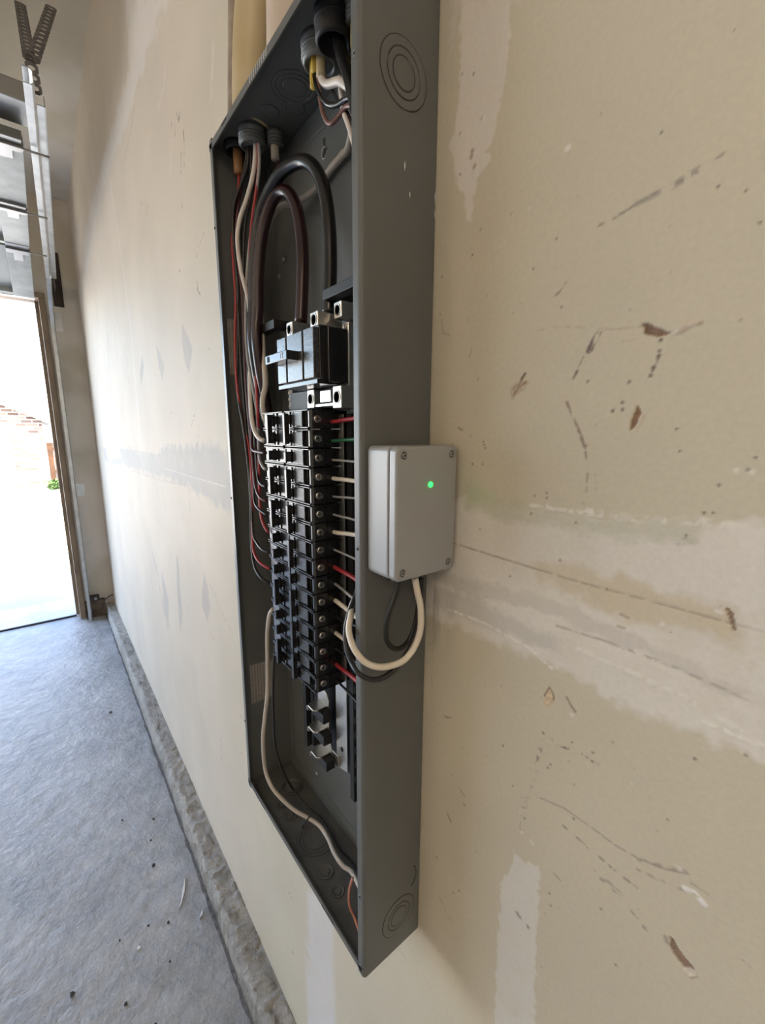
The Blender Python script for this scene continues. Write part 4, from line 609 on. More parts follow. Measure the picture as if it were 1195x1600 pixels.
# stem wall (curb) along the long wall, chipped and uneven
nl, prof = 420, [(0, 0), (CY, 0), (CY, .03), (CY+.001, .062), (CY+.003, CT-.010), (CY+.009, CT-.001), (-.044, CT), (-.034, CT), (-.024, CT), (-.014, CT), (-.006, CT), (0.0, CT)]
X = np.concatenate([np.linspace(XD, -1.2, 140), np.linspace(-1.19, .5, 520), np.linspace(.55, XB, 30)])
vs = []; fs = []; npf = len(prof)
for i, x in enumerate(X):
    for k, (y, z) in enumerate(prof):
        j = 0 if z == 0 or k == npf-1 else 1
        e = fbm(np.array([x]), np.array([k*.21]), 14)[0]-.5; e2 = fbm(np.array([x+5]), np.array([k*.5]), 55)[0]-.5; e3 = fbm(np.array([x+2]), np.array([3.]), 4)[0]-.5
        vs.append((x, min(-.0005, y+j*(e*.016+e2*.014+e3*.012)) if k < npf-1 else y, z+j*(e*.010+e2*.014)*(k > 2)))
for i in range(len(X)-1):
    for k in range(npf-1): fs.append((i*npf+k, i*npf+k+1, (i+1)*npf+k+1, (i+1)*npf+k))
MB().add(vs, fs, True).build('baseboard_right', 'curb', kind='structure')

jt = MB(); jx = np.linspace(XD, 1.0, 260); jv = []
for x in jx:
    e = fbm(np.array([x]), np.array([1.]), 30)[0]-.5; g_ = fbm(np.array([x+3]), np.array([4.]), 9)[0]-.5
    jv += [(x, CY+.004+e*.003, .0006), (x, CY-.009-e*.010-g_*.008, .0004)]
jt.add(jv, [(2*i, 2*i+1, 2*i+3, 2*i+2) for i in range(len(jx)-1)]); jt.build('trim_7', 'joint_dirt', kind='structure')

# ---------------------------------------------------------------- outside
MB().box((-40, -30, -.16), (XD-.6, 26, -.02)).build('driveway', 'ext_concrete', kind='structure').name = 'ground'
hs = thing('house', 'pale neighbouring house with brick gable and white garage door, beyond the opening', 'house', (-15.5, -3.5, -.02))
HX = -14.2
MB().box((HX-6, -9, -.02), (HX, -.30, 2.62)).build('wall', 'stucco', hs)
g_ = MB(); g_.prism([(-9.0, -.02+2.6), (-.30, 2.62), (-.30, 1.78), (-.48, 1.78), (-.9, 2.62)], 'x', HX, HX+.02)
bw = MB(); bw.prism([(-.95, 0), (-.95, 1.42), (-4.2, 1.42), (-4.2, 2.9), (-1.6, 2.5), (-.28, 1.78), (-.28, 0)], 'x', HX, HX+.10); bw.build('brick_veneer', 'brick', hs)
MB().box((HX+.005, -4.6, 0), (HX+.04, -.95, 1.40)).build('garage_door', 'ext_paint', hs)
MB().box((HX+.04, -4.6, 1.36), (HX+.13, -.90, 1.45)).build('door_trim', 'ext_paint', hs)
rf = MB(); rf.add([(HX+.35, -.12, 1.80), (HX+.35, -1.6, 2.58), (HX+.35, -6.5, 5.0), (HX-6, -6.5, 5.0), (HX-6, -.12, 1.80), (HX+.35, -.12, 1.70), (HX+.35, -6.5, 4.9), (HX-6, -6.5, 4.9), (HX-6, -.12, 1.70)], [(0, 1, 2, 3, 4), (5, 6, 2, 1, 0), (5, 8, 7, 6), (0, 4, 8, 5)]); rf.build('roof', 'roof', hs)
fn = thing('fence', 'orange-brown wooden board fence beside the neighbouring house', 'fence', (-15.2, .6, -.02))
for k in range(12):
    y = -.24+k*.145; MB().box((-15.2, y, .05), (-15.18, y+.138, 1.17+.012*((k*7) % 3))).build('board', 'fence', fn, bevel=.004)
MB().box((-15.24, -.24, .3), (-15.2, 1.5, .38)).box((-15.24, -.24, .95), (-15.2, 1.5, 1.03)).build('rail', 'fence', fn)
def shrub(name, label, c, r, n_, cat):
    mb = MB(); q_ = random.Random(11)
    for k in range(n_):
        d = Vector((q_.gauss(0, 1), q_.gauss(0, 1), q_.gauss(0, 1))).normalized()*r*q_.uniform(.5, 1); d.z = abs(d.z)*1.1
        p = Vector(c)+d; a = Vector((q_.gauss(0, 1), q_.gauss(0, 1), q_.gauss(0, 1))).normalized()*.05; b_ = a.orthogonal().normalized()*.03
        mb.add([p-a, p+b_, p+a, p-b_], [(0, 1, 2, 3)])
    mb.cyl(c, Vector(c)+Vector((0, 0, r*.8)), .02, 6)
    return tag(mb.build(name, 'leaf'), label, cat)
shrub('shrub', 'small green shrub at the foot of the brown fence', (-13.6, -.13, -.02), .24, 400, 'shrub')
shrub('tree', 'green leafy crown showing just above the brown fence', (-16.3, .52, .95), .55, 900, 'tree')

# ---------------------------------------------------------------- overhead garage door, open
door = bpy.data.objects.new('door_1', None); C.objects.link(door); door['kind'] = 'structure'; door.location = (-1.9, -2.7, 2.47)
JX = [(-2.93, 2.335), (-2.42, 2.468), (-1.90, 2.474), (-1.36, 2.480), (-.83, 2.486)]
DY0, DY1 = -.262, -5.17
for i in range(3):
    (xa, za), (xb, zb) = JX[i], JX[i+1]; dv = Vector((xb-xa, 0, zb-za)); L = dv.length; dv.normalize(); up = Vector((-dv.z, 0, dv.x))
    def P3(t, y, h): return Vector((xa, y, za))+dv*t+up*h
    def slab(t0, t1, y0, y1, h0, h1, mb):
        vs = [P3(t0, y0, h0), P3(t1, y0, h0), P3(t1, y1, h0), P3(t0, y1, h0), P3(t0, y0, h1), P3(t1, y0, h1), P3(t1, y1, h1), P3(t0, y1, h1)]
        return mb.add(vs, [(0, 3, 2, 1), (4, 5, 6, 7), (0, 1, 5, 4), (1, 2, 6, 5), (2, 3, 7, 6), (3, 0, 4, 7)])
    g = .006 if i < 3 else .0
    sec = slab(0, L-g-(.05 if i == 2 else 0), DY0, DY1, 0.0, .03, MB())
    so_ = sec.build('door_section', 'door', door)
    # rolled lips along both edges of the section, raised panels, end stile
    lip = slab(.0, .03, DY0, DY1, -.028, 0, MB()); slab(L-g-.055-(.05 if i == 2 else 0), L-g-.03-(.05 if i == 2 else 0), DY0, DY1, -.02, 0, lip); lip.build('edge_rail', 'door', so_)
    for k in range(8):
        y0 = DY0-.20-k*.60; pm = slab(.10, L-.13, y0, y0-.5, -.006, 0, MB()); slab(.135, L-.165, y0-.035, y0-.465, -.012, -.006, pm); pm.build('raised_panel', 'door', so_, bevel=.004)
    slab(.0, L-g-.02, DY0+.001, DY0-.10, -.032, .0, MB()).build('end_stile', 'stile', so_, bevel=.002)
    for k in (1,):
        h = slab(L-.055, L+.03, DY0-.005, DY0-.098, -.043, -.033, MB()); slab(L-.02, L-.005, DY0+.0, DY0-.10, -.052, -.044, h)
        slab(L-.12, L-.055, DY0-.03, DY0-.07, -.040, -.033, h); h.build('hinge', 'steel', so_, bevel=.001)
        a_ = P3(L-.012, DY0+.07, -.048); b_ = P3(L-.012, DY0-.09, -.048); MB().cyl(a_, b_, .004, 10).build('roller_rod', 'steel', so_)
sb_ = MB().box((-1.345, DY0+.03, 2.49), (-1.20, DY1, 2.545)); sb_.build('header_strut', 'steel', door, bevel=.004)
slabb = MB(); slabb.box((JX[0][0]-.03, DY0, JX[0][1]-.03), (JX[0][0]+.005, DY1, JX[0][1]-.012)); slabb.build('bottom_seal', 'galv', door)
# track: upright, curve and horizontal run
tr = thing('garage_door_track', 'shiny galvanised steel door track rising beside the opening and running inward under the ceiling', 'door track', (-3.23, -.175, 0))
def track(path, y, w_, mb):
    n_ = len(path); vs = []; fs = []
    prof = [(0.0, -w_/2), (.018, -w_/2), (.024, -w_/2+.006), (.024, w_/2-.006), (.018, w_/2), (-.002, w_/2), (-.002, w_/2-.003), (.015, w_/2-.003), (.021, w_/2-.008), (.021, -w_/2+.008), (.015, -w_/2+.003), (0, -w_/2+.003)]
    for i, (x, z) in enumerate(path):
        a = path[max(i-1, 0)]; b_ = path[min(i+1, n_-1)]; d = Vector((b_[0]-a[0], 0, b_[1]-a[1])).normalized(); nrm = Vector((d.z, 0, -d.x))
        yy = y if not isinstance(y, tuple) else y[0]+(y[1]-y[0])*i/(n_-1)
        for (hy, hn) in prof: vs.append(Vector((x, yy+hy, z))+nrm*hn)
    m_ = len(prof)
    for i in range(n_-1):
        for k in range(m_): fs.append((i*m_+k, i*m_+(k+1) % m_, (i+1)*m_+(k+1) % m_, (i+1)*m_+k))
    fs += [tuple(range(m_)), tuple((n_-1)*m_+k for k in range(m_))]
    return mb.add(vs, fs)
R0 = .36; path = [(-3.245, .0), (-3.245, 1.0), (-3.235, 2.47-R0)] + [(-3.235+R0-R0*math.cos(a), 2.452-R0+R0*math.sin(a)) for a in np.linspace(.12, PI/2, 12)]
track([p for p in path[:3]], -.185, .052, MB()).build('vertical_rail', 'galv', tr)
track(path[2:], -.185, .052, MB()).build('curved_rail', 'galv', tr)
track([path[-1], (-1.03, 2.470)], (-.190, -.252), .044, MB()).build('horizontal_rail', 'galv', tr)
an = MB()
def beam(p, q, wy, wz):
    (x0, y0, z0), (x1, y1, z1) = p, q
    an.add([(x0, y0, z0), (x1, y1, z1), (x1, y1+wy, z1), (x0, y0+wy, z0), (x0, y0, z0+wz), (x1, y1, z1+wz), (x1, y1+wy, z1+wz), (x0, y0+wy, z0+wz)], [(0, 3, 2, 1), (4, 5, 6, 7), (0, 1, 5, 4), (1, 2, 6, 5), (2, 3, 7, 6), (3, 0, 4, 7)])
beam((-2.95, -.165, 2.452), (-1.14, -.232, 2.462), .030, .003); beam((-2.95, -.137, 2.452), (-1.14, -.204, 2.462), .003, .03)
an.build('support_angle', 'galv', tr)
MB().box((XD+.001, -.175, 2.19), (XD+.004, -.115, 2.32)).box((XD+.001, -.165, 2.22), (-3.25, -.16, 2.30)).build('flag_bracket', 'galv', tr)
MB().box((XD+.001, -.16, .99), (XD+.004, -.105, 1.09)).box((XD+.001, -.162, 1.0), (-3.25, -.158, 1.08)).build('jamb_bracket', 'galv', tr)
MB().box((XD+.001, -.15, 2.36), (XD+.006, -.09, 2.72)).box((XD+.001, -.14, 2.44), (-3.05, -.135, 2.52)).build('flag_bracket', 'dark_metal', tr)
# perforated hanger straps (real holes)
def perforated(name, label, a, b, width, side, m='strut'):
    a = Vector(a); b = Vector(b); d = (b-a); L = d.length; d.normalize(); s_ = Vector(side); s_ = (s_-d*s_.dot(d)).normalized(); t = d.cross(s_)*.002
    pitch = .044; n_ = int(L/pitch); vs = []; fs = []; H = width/2; r = width*.30
    for i in range(n_):
        c = a+d*((i+.5)*pitch); sq = []; ci = []
        for k in range(12):
            an = 2*PI*k/12; u, v = math.cos(an), math.sin(an); mm = max(abs(u), abs(v)); sq.append(c+d*(u/mm*pitch/2)+s_*(v/mm*H)); ci.append(c+d*(u*r*1.35)+s_*(v*r))
        o = len(vs); vs += [p+t for p in sq]+[p+t for p in ci]+[p-t for p in sq]+[p-t for p in ci]
        for k in range(12):
            k2 = (k+1) % 12; fs += [(o+k, o+k2, o+12+k2, o+12+k), (o+24+k2, o+24+k, o+36+k, o+36+k2), (o+12+k, o+12+k2, o+36+k2, o+36+k)]
            if abs(math.sin(2*PI*(k+.5)/12)) > .7: fs.append((o+k2, o+k, o+24+k, o+24+k2))
    mb = MB(); mb.add(vs, fs)
    return tag(mb.build(name, m), label, 'metal strap', 'perforated hanger straps')
perforated('perforated_strap', 'upright perforated steel strap bolted to the end of the door track', (-1.115, -.222, 2.478), (-1.205, -.222, 2.64), .032, (0, 1, .0))
perforated('perforated_strap', 'left arm of the V of perforated steel straps going up to the ceiling', (-1.18, -.224, 2.60), (-1.66, -.207, 3.069), .034, (0, 1, 0))
perforated('perforated_strap', 'right arm of the V of perforated steel straps leaning to the wall and ceiling', (-1.18, -.217, 2.60), (-1.60, -.112, 3.069), .034, (0, 1, 0))
sn = thing('safety_sensor', 'small dark door safety sensor on a bracket at the foot of the track', 'sensor', (-3.24, -.14, .18))
MB().box((-3.26, -.16, .155), (-3.215, -.10, .20)).build('housing', 'dark_metal', sn, bevel=.004)
MB().cyl((-3.215, -.125, .178), (-3.205, -.125, .178), .012, 14).build('lens', 'steel', sn)
MB().tube([(-3.23, -.10, .165), (-3.23, -.06, .155), (-3.24, -.03, .168), (-3.25, -.006, .172)], .004, 6).build('cord', 'matte_black', sn)

# ---------------------------------------------------------------- warm globe lamps of the garage, behind the camera
for k, (lx, ly) in enumerate(((2.0, -1.7), (2.0, -4.2), (-.5, -3.6))):
    t = thing('globe_lamp', ('warm opal globe lamp nearest the long wall, behind the camera', 'warm opal globe lamp in the far back corner of the garage', 'warm opal globe lamp out in mid garage toward the opening')[k], 'lamp', (lx, ly, ZC-.4), 'hanging globe lamps')
    MB().cyl((lx, ly, ZC-.002), (lx, ly, ZC-.22), .006, 8).build('cord', 'matte_black', t)
    MB().lathe([(.07, 0), (.07, .02), (.05, .03)], (lx, ly, ZC-.001), (0, 0, -1), 24).build('ceiling_rose', 'door', t)
    MB().lathe([(.18*math.sin(PI*i/14)+1e-5*(i in (0, 14)), -.18*math.cos(PI*i/14)) for i in range(15)], (lx, ly, ZC-.40), (0, 0, 1), 24).build('globe', 'globe_glow', t)

# ---------------------------------------------------------------- load centre (panel tub)
pn = thing('electrical_panel', 'tall open dark grey steel electrical panel tub mounted on the drywall', 'electrical panel', (PW/2, -.001, PB))
T = .0016; LIP = .0125; RC = .0045
def lshape(dirn, xo, ext):
    # outline in (x, y): wall from the back to the front with a rounded corner and an inward lip; dirn=+1 lip towards +x
    out = [(xo, -.0008)]
    for k in range(5):
        a = k/4*PI/2; out.append((xo+dirn*(RC-RC*math.cos(a)), -PD+RC-RC*math.sin(a)))
    out += [(xo+dirn*LIP, -PD), (xo+dirn*LIP, -PD+T)]
    for k in range(4, -1, -1):
        a = k/4*PI/2; out.append((xo+dirn*(RC-(RC-T)*math.cos(a)), -PD+RC-(RC-T)*math.sin(a)))
    out.append((xo+dirn*T, -.0008)); return out
sl = MB().prism(lshape(1, 0, 0), 'z', PB, PT).build('left_side', 'panel', pn)
sr = MB().prism(lshape(-1, PW, 0), 'z', PB, PT).build('right_side', 'panel', pn, bevel=.0015)
def yz(dirn, zo): return [(y, z) for (z, y) in lshape(dirn, zo, 0)]
top = MB().prism(yz(-1, PT-.0004), 'x', T, PW-T).build('top_side', 'panel', pn)
bot = MB().prism(yz(1, PB+.0004), 'x', T, PW-T).build('bottom_side', 'panel_dust', pn)
back = MB().box((T, -.0024, PB+T), (PW-T, -.0008, PT-T)); bk = back.build('back_plate', 'panel', pn)
MB().box((.02, -.0036, PB+.028), (PW-.02, -.0024, PB+.031)).box((.02, -.0036, PT-.031), (PW-.02, -.0024, PT-.028)).box((.02, -.0036, PB+.031), (.023, -.0024, PT-.031)).build('embossed_line', 'panel', bk, bevel=.0004)
# knockouts: stepped concentric rings
def knockout(c, ax, rings, parent, m, h=.0004):
    prof = [(0, h)]
    for i, r in enumerate(rings):
        prof += [(r-.0007, h), (r-.0002, -.0002), (r+.0005, -.0002)]
        if i < len(rings)-1: prof += [(r+.0010, h*(.2 if i == 0 else .8))]
    c2 = Vector(c)+Vector(ax)*.0002
    k_ = MB().lathe(prof, c2, ax, 56, False).build('knockout', m, parent)
    g = MB()
    for i, r in enumerate(rings):
        # each groove is a raised dark arc, its shade put into the colour, the rest being the tie that still holds the slug
        u = Vector(ax).orthogonal().normalized(); v = Vector(ax).cross(u); a0 = i*1.9+.4; n_ = 40; vs = []; fs = []
        for k in range(n_+1):
            a = a0+k/n_*(2*PI-.32); d = u*math.cos(a)+v*math.sin(a)
            for rr_, hh_ in ((r-.0005, .00005), (r-.0005, .00025), (r+.0004, .00025), (r+.0004, .00005)): vs.append(Vector(c)+d*rr_+Vector(ax)*hh_)
        for k in range(n_):
            for q_ in range(4): fs.append((k*4+q_, k*4+(q_+1) % 4, k*4+4+(q_+1) % 4, k*4+4+q_))
        g.add(vs, fs)
    return k_ if parent.parent is not None and parent.parent.parent is not None else (g.build('knockout_groove_shade', 'groove_soft', parent), k_)[1]
knockout((PW, -.0425, 1.7825), (1, 0, 0), [.0125, .0185, .0265], sr, 'panel')
knockout((PW, -.0355, .880), (1, 0, 0), [.0125, .0175, .0260], sr, 'panel')
knockout((.177, -.045, PB+T+.0004), (0, 0, 1), [.0195, .0255, .0305], bot, 'panel_dust')
for c, r in (((.113, -.058), .0115), ((.085, -.060), .0095), ((.2335, -.0605), .0115), ((.268, -.061), .0095), ((.06, -.03), .02)):
    knockout((c[0], c[1], PB+T+.0004), (0, 0, 1), [r*.55, r] if r < .015 else [r*.6, r*.8, r], bot, 'panel_dust', .0014)
knockout((.168, -.040, PT-T-.0004), (0, 0, -1), [.0145, .0205, .0265], top, 'panel')
for c, r in (((.114, -.047), .0115), ((.140, -.024), .0115), ((.252, -.018), .0125)): knockout((c[0], c[1], PT-T-.0004), (0, 0, -1), [r], top, 'panel')
for c, r in (((.325, -.03), .012),): knockout((c[0], c[1], PB+T+.0004), (0, 0, 1), [r], bot, 'panel_dust')
# a scratch-like arc of a third knockout near the lower right
MB().tube([(PW+.0001, -.019+.012*math.cos(a), .925+.016*math.sin(a)) for a in np.linspace(-1.3, .9, 9)], .0005, 5, 2).build('knockout_arc', 'groove', sr)
# slots and screw holes on the front lip: dark pads in place of their shade
def slot(x0, x1, z, p): MB().box((x0, -PD-.0003, z-.0014), (x1, -PD+.0006, z+.0014)).build('slot', 'groove', p, bevel=.0003)
slot(.056, .074, PT-.0062, top); slot(.276, .294, PT-.0062, top); slot(.040, .080, PB+.0058, bot); slot(.272, .302, PB+.0058, bot)
for z in (1.7796, 1.3645, .9443, .8416):
    o = MB().lathe([(0, .0006), (.0012, .0006), (.0016, 0)], (PW-.0075, -PD, z), (0, -1, 0), 12).build('screw_hole', 'groove', sr)
    MB().lathe([(.0014, 0), (.0019, .0006), (.0023, 0)], (PW-.0075, -PD, z+.0006), (0, -1, 0), 14).build('screw_rim', 'steel', sr)
for z in (1.876, 1.772, 1.372, .964): MB().lathe([(0, .0008), (.0014, .0008), (.0018, 0)], (.005, -PD, z), (0, -1, 0), 12).build('screw_hole', 'groove', sl)
# back plate mounting keyhole, screws
MB().lathe([(0, .0004), (.0052, .0004), (.0055, 0)], (.172, -.0024, 1.826), (0, -1, 0), 20).box((.1696, -.0027, 1.826), (.1744, -.0024, 1.842)).build('keyhole', 'groove', bk)
MB().lathe([(.0055, 0), (.0066, .0011), (.0078, 0)], (.172, -.0024, 1.826), (0, -1, 0), 20).build('keyhole_rim', 'steel', bk)
for p in ((.030, 1.718), (.046, 1.738), (.108, .878)): MB().lathe([(0, .002), (.002, .002), (.004, .0009), (.0046, 0)], (p[0], -.0024, p[1]), (0, -1, 0), 14).build('rivet', 'steel', bk)
# stamped white marks on the top lip
for k in range(9):
    x = .152+k*.0058; MB().add([(x, -PD-.0002, PT-.0105), (x+.0012, -PD-.0002, PT-.0105), (x+.0034, -PD-.0002, PT-.0035), (x+.0022, -PD-.0002, PT-.0035), (x, -PD+.0002, PT-.0105), (x+.0012, -PD+.0002, PT-.0105), (x+.0034, -PD+.0002, PT-.0035), (x+.0022, -PD+.0002, PT-.0035)], [(0, 1, 2, 3), (7, 6, 5, 4), (0, 4, 5, 1), (1, 5, 6, 2), (2, 6, 7, 3), (3, 7, 4, 0)]).build('stamped_mark', 'white_print', top)
for k in range(3): pass
# paper labels on the inside of the left side
MB().box((T, -.0785, 1.568), (T+.0003, -.0655, 1.6505)).build('paper_label', 'label_print', sl)['label'] = 'small pale printed sticker'
lb = MB(); lb.add([(T+.0003, -.0745, .989), (T+.0003, -.031, .991), (T+.0003, -.030, 1.063), (T+.0003, -.0745, 1.066), (T, -.0745, .989), (T, -.031, .991), (T, -.030, 1.063), (T, -.0745, 1.066)], [(0, 1, 2, 3), (7, 6, 5, 4), (0, 4, 5, 1), (1, 5, 6, 2), (2, 6, 7, 3), (3, 7, 4, 0)]); lb.build('paper_label', 'label_print', sl)['label'] = 'larger pale printed label with rows of text'
# paint chips on the right side
for (y, z, s_) in ((-.0405, 1.713, 1), (-.034, 1.692, .7), (-.0015, 1.70, 1.6), (-.0015, 1.685, 1)):
    MB().add([(PW+.0002, y, z-.004*s_), (PW+.0002, y+.0008, z), (PW+.0002, y+.0003, z+.004*s_), (PW+.0002, y-.0007, z+.001), (PW-.0002, y, z-.004*s_), (PW-.0002, y+.0008, z), (PW-.0002, y+.0003, z+.004*s_), (PW-.0002, y-.0007, z+.001)], [(0, 1, 2, 3), (7, 6, 5, 4), (0, 4, 5, 1), (1, 5, 6, 2), (2, 6, 7, 3), (3, 7, 4, 0)]).build('paint_chip', 'white_print', sr)

# ---------------------------------------------------------------- bus assembly
CXP = .1856; Z0 = 1.4936; PITCH = .0227
bs = thing('bus_assembly', 'black insulated bus frame with bare tin-plated stabs at its lower end', 'bus bar', (CXP, -.003, .96))
MB().box((.118, -.030, .960), (.128, -.0024, 1.50)).build('rail', 'matte_black', bs, bevel=.0008)
MB().box((.132, -.024, .965), (.14, -.0024, 1.50)).build('rail', 'matte_black', bs, bevel=.0008)
r2 = MB().box((.262, -.034, .966), (.272, -.0024, 1.50)).build('rail', 'matte_black', bs, bevel=.0008)
for k in range(12): MB().box((.2722, -.033, 1.0+k*.0227), (.2745, -.026, 1.011+k*.0227)).build('tooth', 'matte_black', r2)
MB().box((.140, -.022, .985), (.262, -.006, 1.50)).build('insulator', 'matte_black', bs, bevel=.001)
MB().prism([(.228, .995), (.256, 1.004), (.256, 1.50), (.228, 1.50)], 'y', -.0345, -.0325).build('bus_bar', 'bus', bs, bevel=.0005)
MB().prism([(.176, 1.02), (.200, 1.02), (.200, 1.50), (.176, 1.50)], 'y', -.0345, -.0325).build('bus_bar', 'bus', bs, bevel=.0005)
MB().lathe([(0, .0008), (.003, .0008), (.0034, 0)], (.243, -.0345, 1.033), (0, -1, 0), 14).build('screw', 'groove', bs)
for k, (z, xo) in enumerate(((1.083, 0), (1.048, 0), (1.010, .006))):
    st = MB().prism([(.184+xo, z-.016), (.207+xo, z-.016), (.213+xo, z-.008), (.213+xo, z+.010), (.207+xo, z+.020), (.190+xo, z+.020), (.184+xo, z+.014)], 'y', -.0375, -.0350)
    st.prism([(.186+xo, -.0375), (.186+xo, -.054), (.190+xo, -.059), (.205+xo, -.059), (.209+xo, -.054), (.209+xo, -.0375)], 'z', z-.001, z+.0015)
    st.prism([(-.059, z-.001), (-.059, z-.008), (-.054, z-.011), (-.0375, z-.011), (-.0375, z-.001)], 'x', .186+xo, .1878+xo)
    st.build('stab', 'bus', bs, bevel=.0004)
    MB().box((.190+xo, -.052, z-.016), (.222+xo, -.0376, z-.0015)).build('stab_support', 'matte_black', bs, bevel=.001)
MB().box((.205, -.0370, .999), (.236, -.0346, 1.018)).build('bus_link', 'bus', bs, bevel=.0004)

# ---------------------------------------------------------------- branch breakers
def breaker(sgn, i0, poles, label):
    # sgn +1: right column, -1: left column.  built in panel coordinates
    xc = lambda u: CXP+sgn*u
    zt = Z0+PITCH/2-PITCH*i0; zb = zt-PITCH*poles; zm = (zt+zb)/2
    hu = .0175 if sgn > 0 else .0268      # where the handle sits across the body
    t = thing('circuit_breaker', label, 'circuit breaker', (xc(.03), -.03, zm), 'breakers in the two columns')
    h = MB()
    for p in range(poles):
        a = zt-PITCH*(p+1)+.0006; b_ = zt-PITCH*p-.0006
        prof = [(.0015, -.0250), (.0015, -.0765)]+([(.0460, -.0765), (.0462, -.0710), (.0600, -.0710), (.0602, -.0765)] if sgn > 0 else [])+[(.0635, -.0765), (.0650, -.0735), (.0650, -.0250)]
        pr_ = [(xc(u), y) for u, y in prof]
        h.prism(pr_, 'z', a, b_)
        for zz in (a, b_-.0016): h.box((xc(.0030), -.0790, zz), (xc(.0640), -.0760, zz+.0016))
    h.build('housing', 'plastic', t, bevel=.0004, seg=1)
    for p in range(poles):
        a = zt-PITCH*(p+1); z = a+PITCH/2
        f0, f1 = (.0250, .0458) if sgn > 0 else (.0345, .0625)
        MB().prism([(xc(f0), -.0762), (xc(f0), -.0796), (xc(f1), -.0768), (xc(f1), -.0762)], 'z', a+.0036, a+PITCH-.0036).build('face_plate', 'print', t, bevel=.0003, seg=1)
        # terminal screw in a shallow recess on the end of the breaker
        s0 = MB().lathe([(.0062, 0), (.0062, .0010), (.0050, .0010), (.0048, -.0006)], (xc(.0650), -.0668, z), (sgn, 0, 0), 18).build('terminal_collar', 'plastic', t)
        MB().lathe([(0, .0004), (.0010, .0004), (.0014, .0009), (.0036, .0009), (.0044, .0002)], (xc(.0653), -.0668, z), (sgn, 0, 0), 18, False).build('terminal_screw', 'screw', t)
        MB().box((xc(.0662), -.0668-.0028, z-.0004), (xc(.06635), -.0668+.0028, z+.0004)).box((xc(.0662), -.0668-.0004, z-.0028), (xc(.06635), -.0668+.0004, z+.0028)).build('screw_slot', 'groove', t)
        MB().box((xc(.0648), -.0570, z+.0074), (xc(.0660), -.0300, z+.0088)).box((xc(.0648), -.0570, z-.0092), (xc(.0660), -.0300, z-.0078)).box((xc(.0648), -.0570, z-.0092), (xc(.0660), -.0555, z+.0088)).build('wire_port', 'plastic', t)
    # toggle: a blade handle, one long bar over two poles
    hh = .0062 if poles == 1 else .0185
    hb = MB().box((xc(hu), -.0885, zm-hh), (xc(hu+.0055), -.0765, zm+hh))
    if poles == 2:
        hb = MB().box((xc(hu), -.0885, zm-hh), (xc(hu+.0055), -.0820, zm+hh)); 
        for s_ in (-1, 1): hb.box((xc(hu+.0004), -.0821, zm+s_*PITCH/2-.0055), (xc(hu+.0051), -.0765, zm+s_*PITCH/2+.0055))
    hb.build('toggle', 'plastic', t, bevel=.0007, seg=1)
    # sloped well around the toggle
    MB().box((xc(hu-.0045), -.0779, zm-hh-.0018), (xc(hu-.0015), -.0764, zm+hh+.0022)).box((xc(hu+.0060), -.0775, zm-hh-.0018), (xc(hu+.0068), -.0764, zm+hh+.0018)).build('toggle_guard', 'plastic', t)
    return t
RCOL = [(0, 2), (2, 1), (3, 2), (5, 2), (7, 2), (9, 1), (10, 2), (12, 2), (14, 2)]
LCOL = [(0, 2), (2, 1), (3, 2), (5, 2), (7, 1), (8, 1), (9, 1), (10, 2), (12, 1), (13, 1), (14, 2)]
ORD = ['topmost', 'second', 'third', 'fourth', 'fifth', 'sixth', 'seventh', 'eighth', 'ninth', 'tenth', 'eleventh', 'lowest']
for cn, sg, colm in (('right', 1, RCOL), ('left', -1, LCOL)):
    for k, (i0, p) in enumerate(colm):
        wo = ORD[k] if k < len(colm)-1 else 'lowest'
        breaker(sg, i0, p, f"{'double' if p == 2 else 'single'} pole black breaker, {wo} {'in' if wo in ('topmost', 'lowest') else 'from the top in'} the {cn} column")

# ---------------------------------------------------------------- main breaker
mbk = thing('main_breaker', 'large black main breaker above the two breaker columns with a horizontal bar handle', 'circuit breaker', (.232, -.03, 1.558))
hz0, hz1 = 1.5305, 1.5915
mh = MB().box((.188, -.078, hz0), (.278, -.022, hz1)); mh.build('housing', 'plastic', mbk, bevel=.0012)
MB().box((.278, -.070, hz0+.002), (.284, -.022, hz1-.002)).build('end_cap', 'plastic', mbk, bevel=.0008)
for x0, x1 in ((.1885, .2115), (.2150, .2520), (.2555, .2775)):
    MB().box((x0, -.0850, hz0+.006), (x1, -.078, hz1-.003)).build('face_block', 'print', mbk, bevel=.0008)
MB().box((.186, -.0835, hz0-.0005), (.282, -.074, hz0+.0045)).build('lower_ledge', 'plastic', mbk, bevel=.0006)
hd = MB().box((.1865, -.1000, 1.5580), (.2440, -.0852, 1.5680)).build('handle', 'plastic', mbk, bevel=.0008)
MB().box((.193, -.1004, 1.5600), (.1985, -.0998, 1.5660)).build('handle_recess', 'groove', hd)
sq = MB(); x0, x1, z0, z1, w_ = .2290, .2350, 1.5600, 1.5662, .0008
sq.box((x0, -.1003, z0), (x1, -.0999, z0+w_)).box((x0, -.1003, z1-w_), (x1, -.0999, z1)).box((x0, -.1003, z0+w_), (x0+w_, -.0999, z1-w_)).box((x1-w_, -.1003, z0+w_), (x1, -.0999, z1-w_)).build('square_mark', 'white_print', hd)
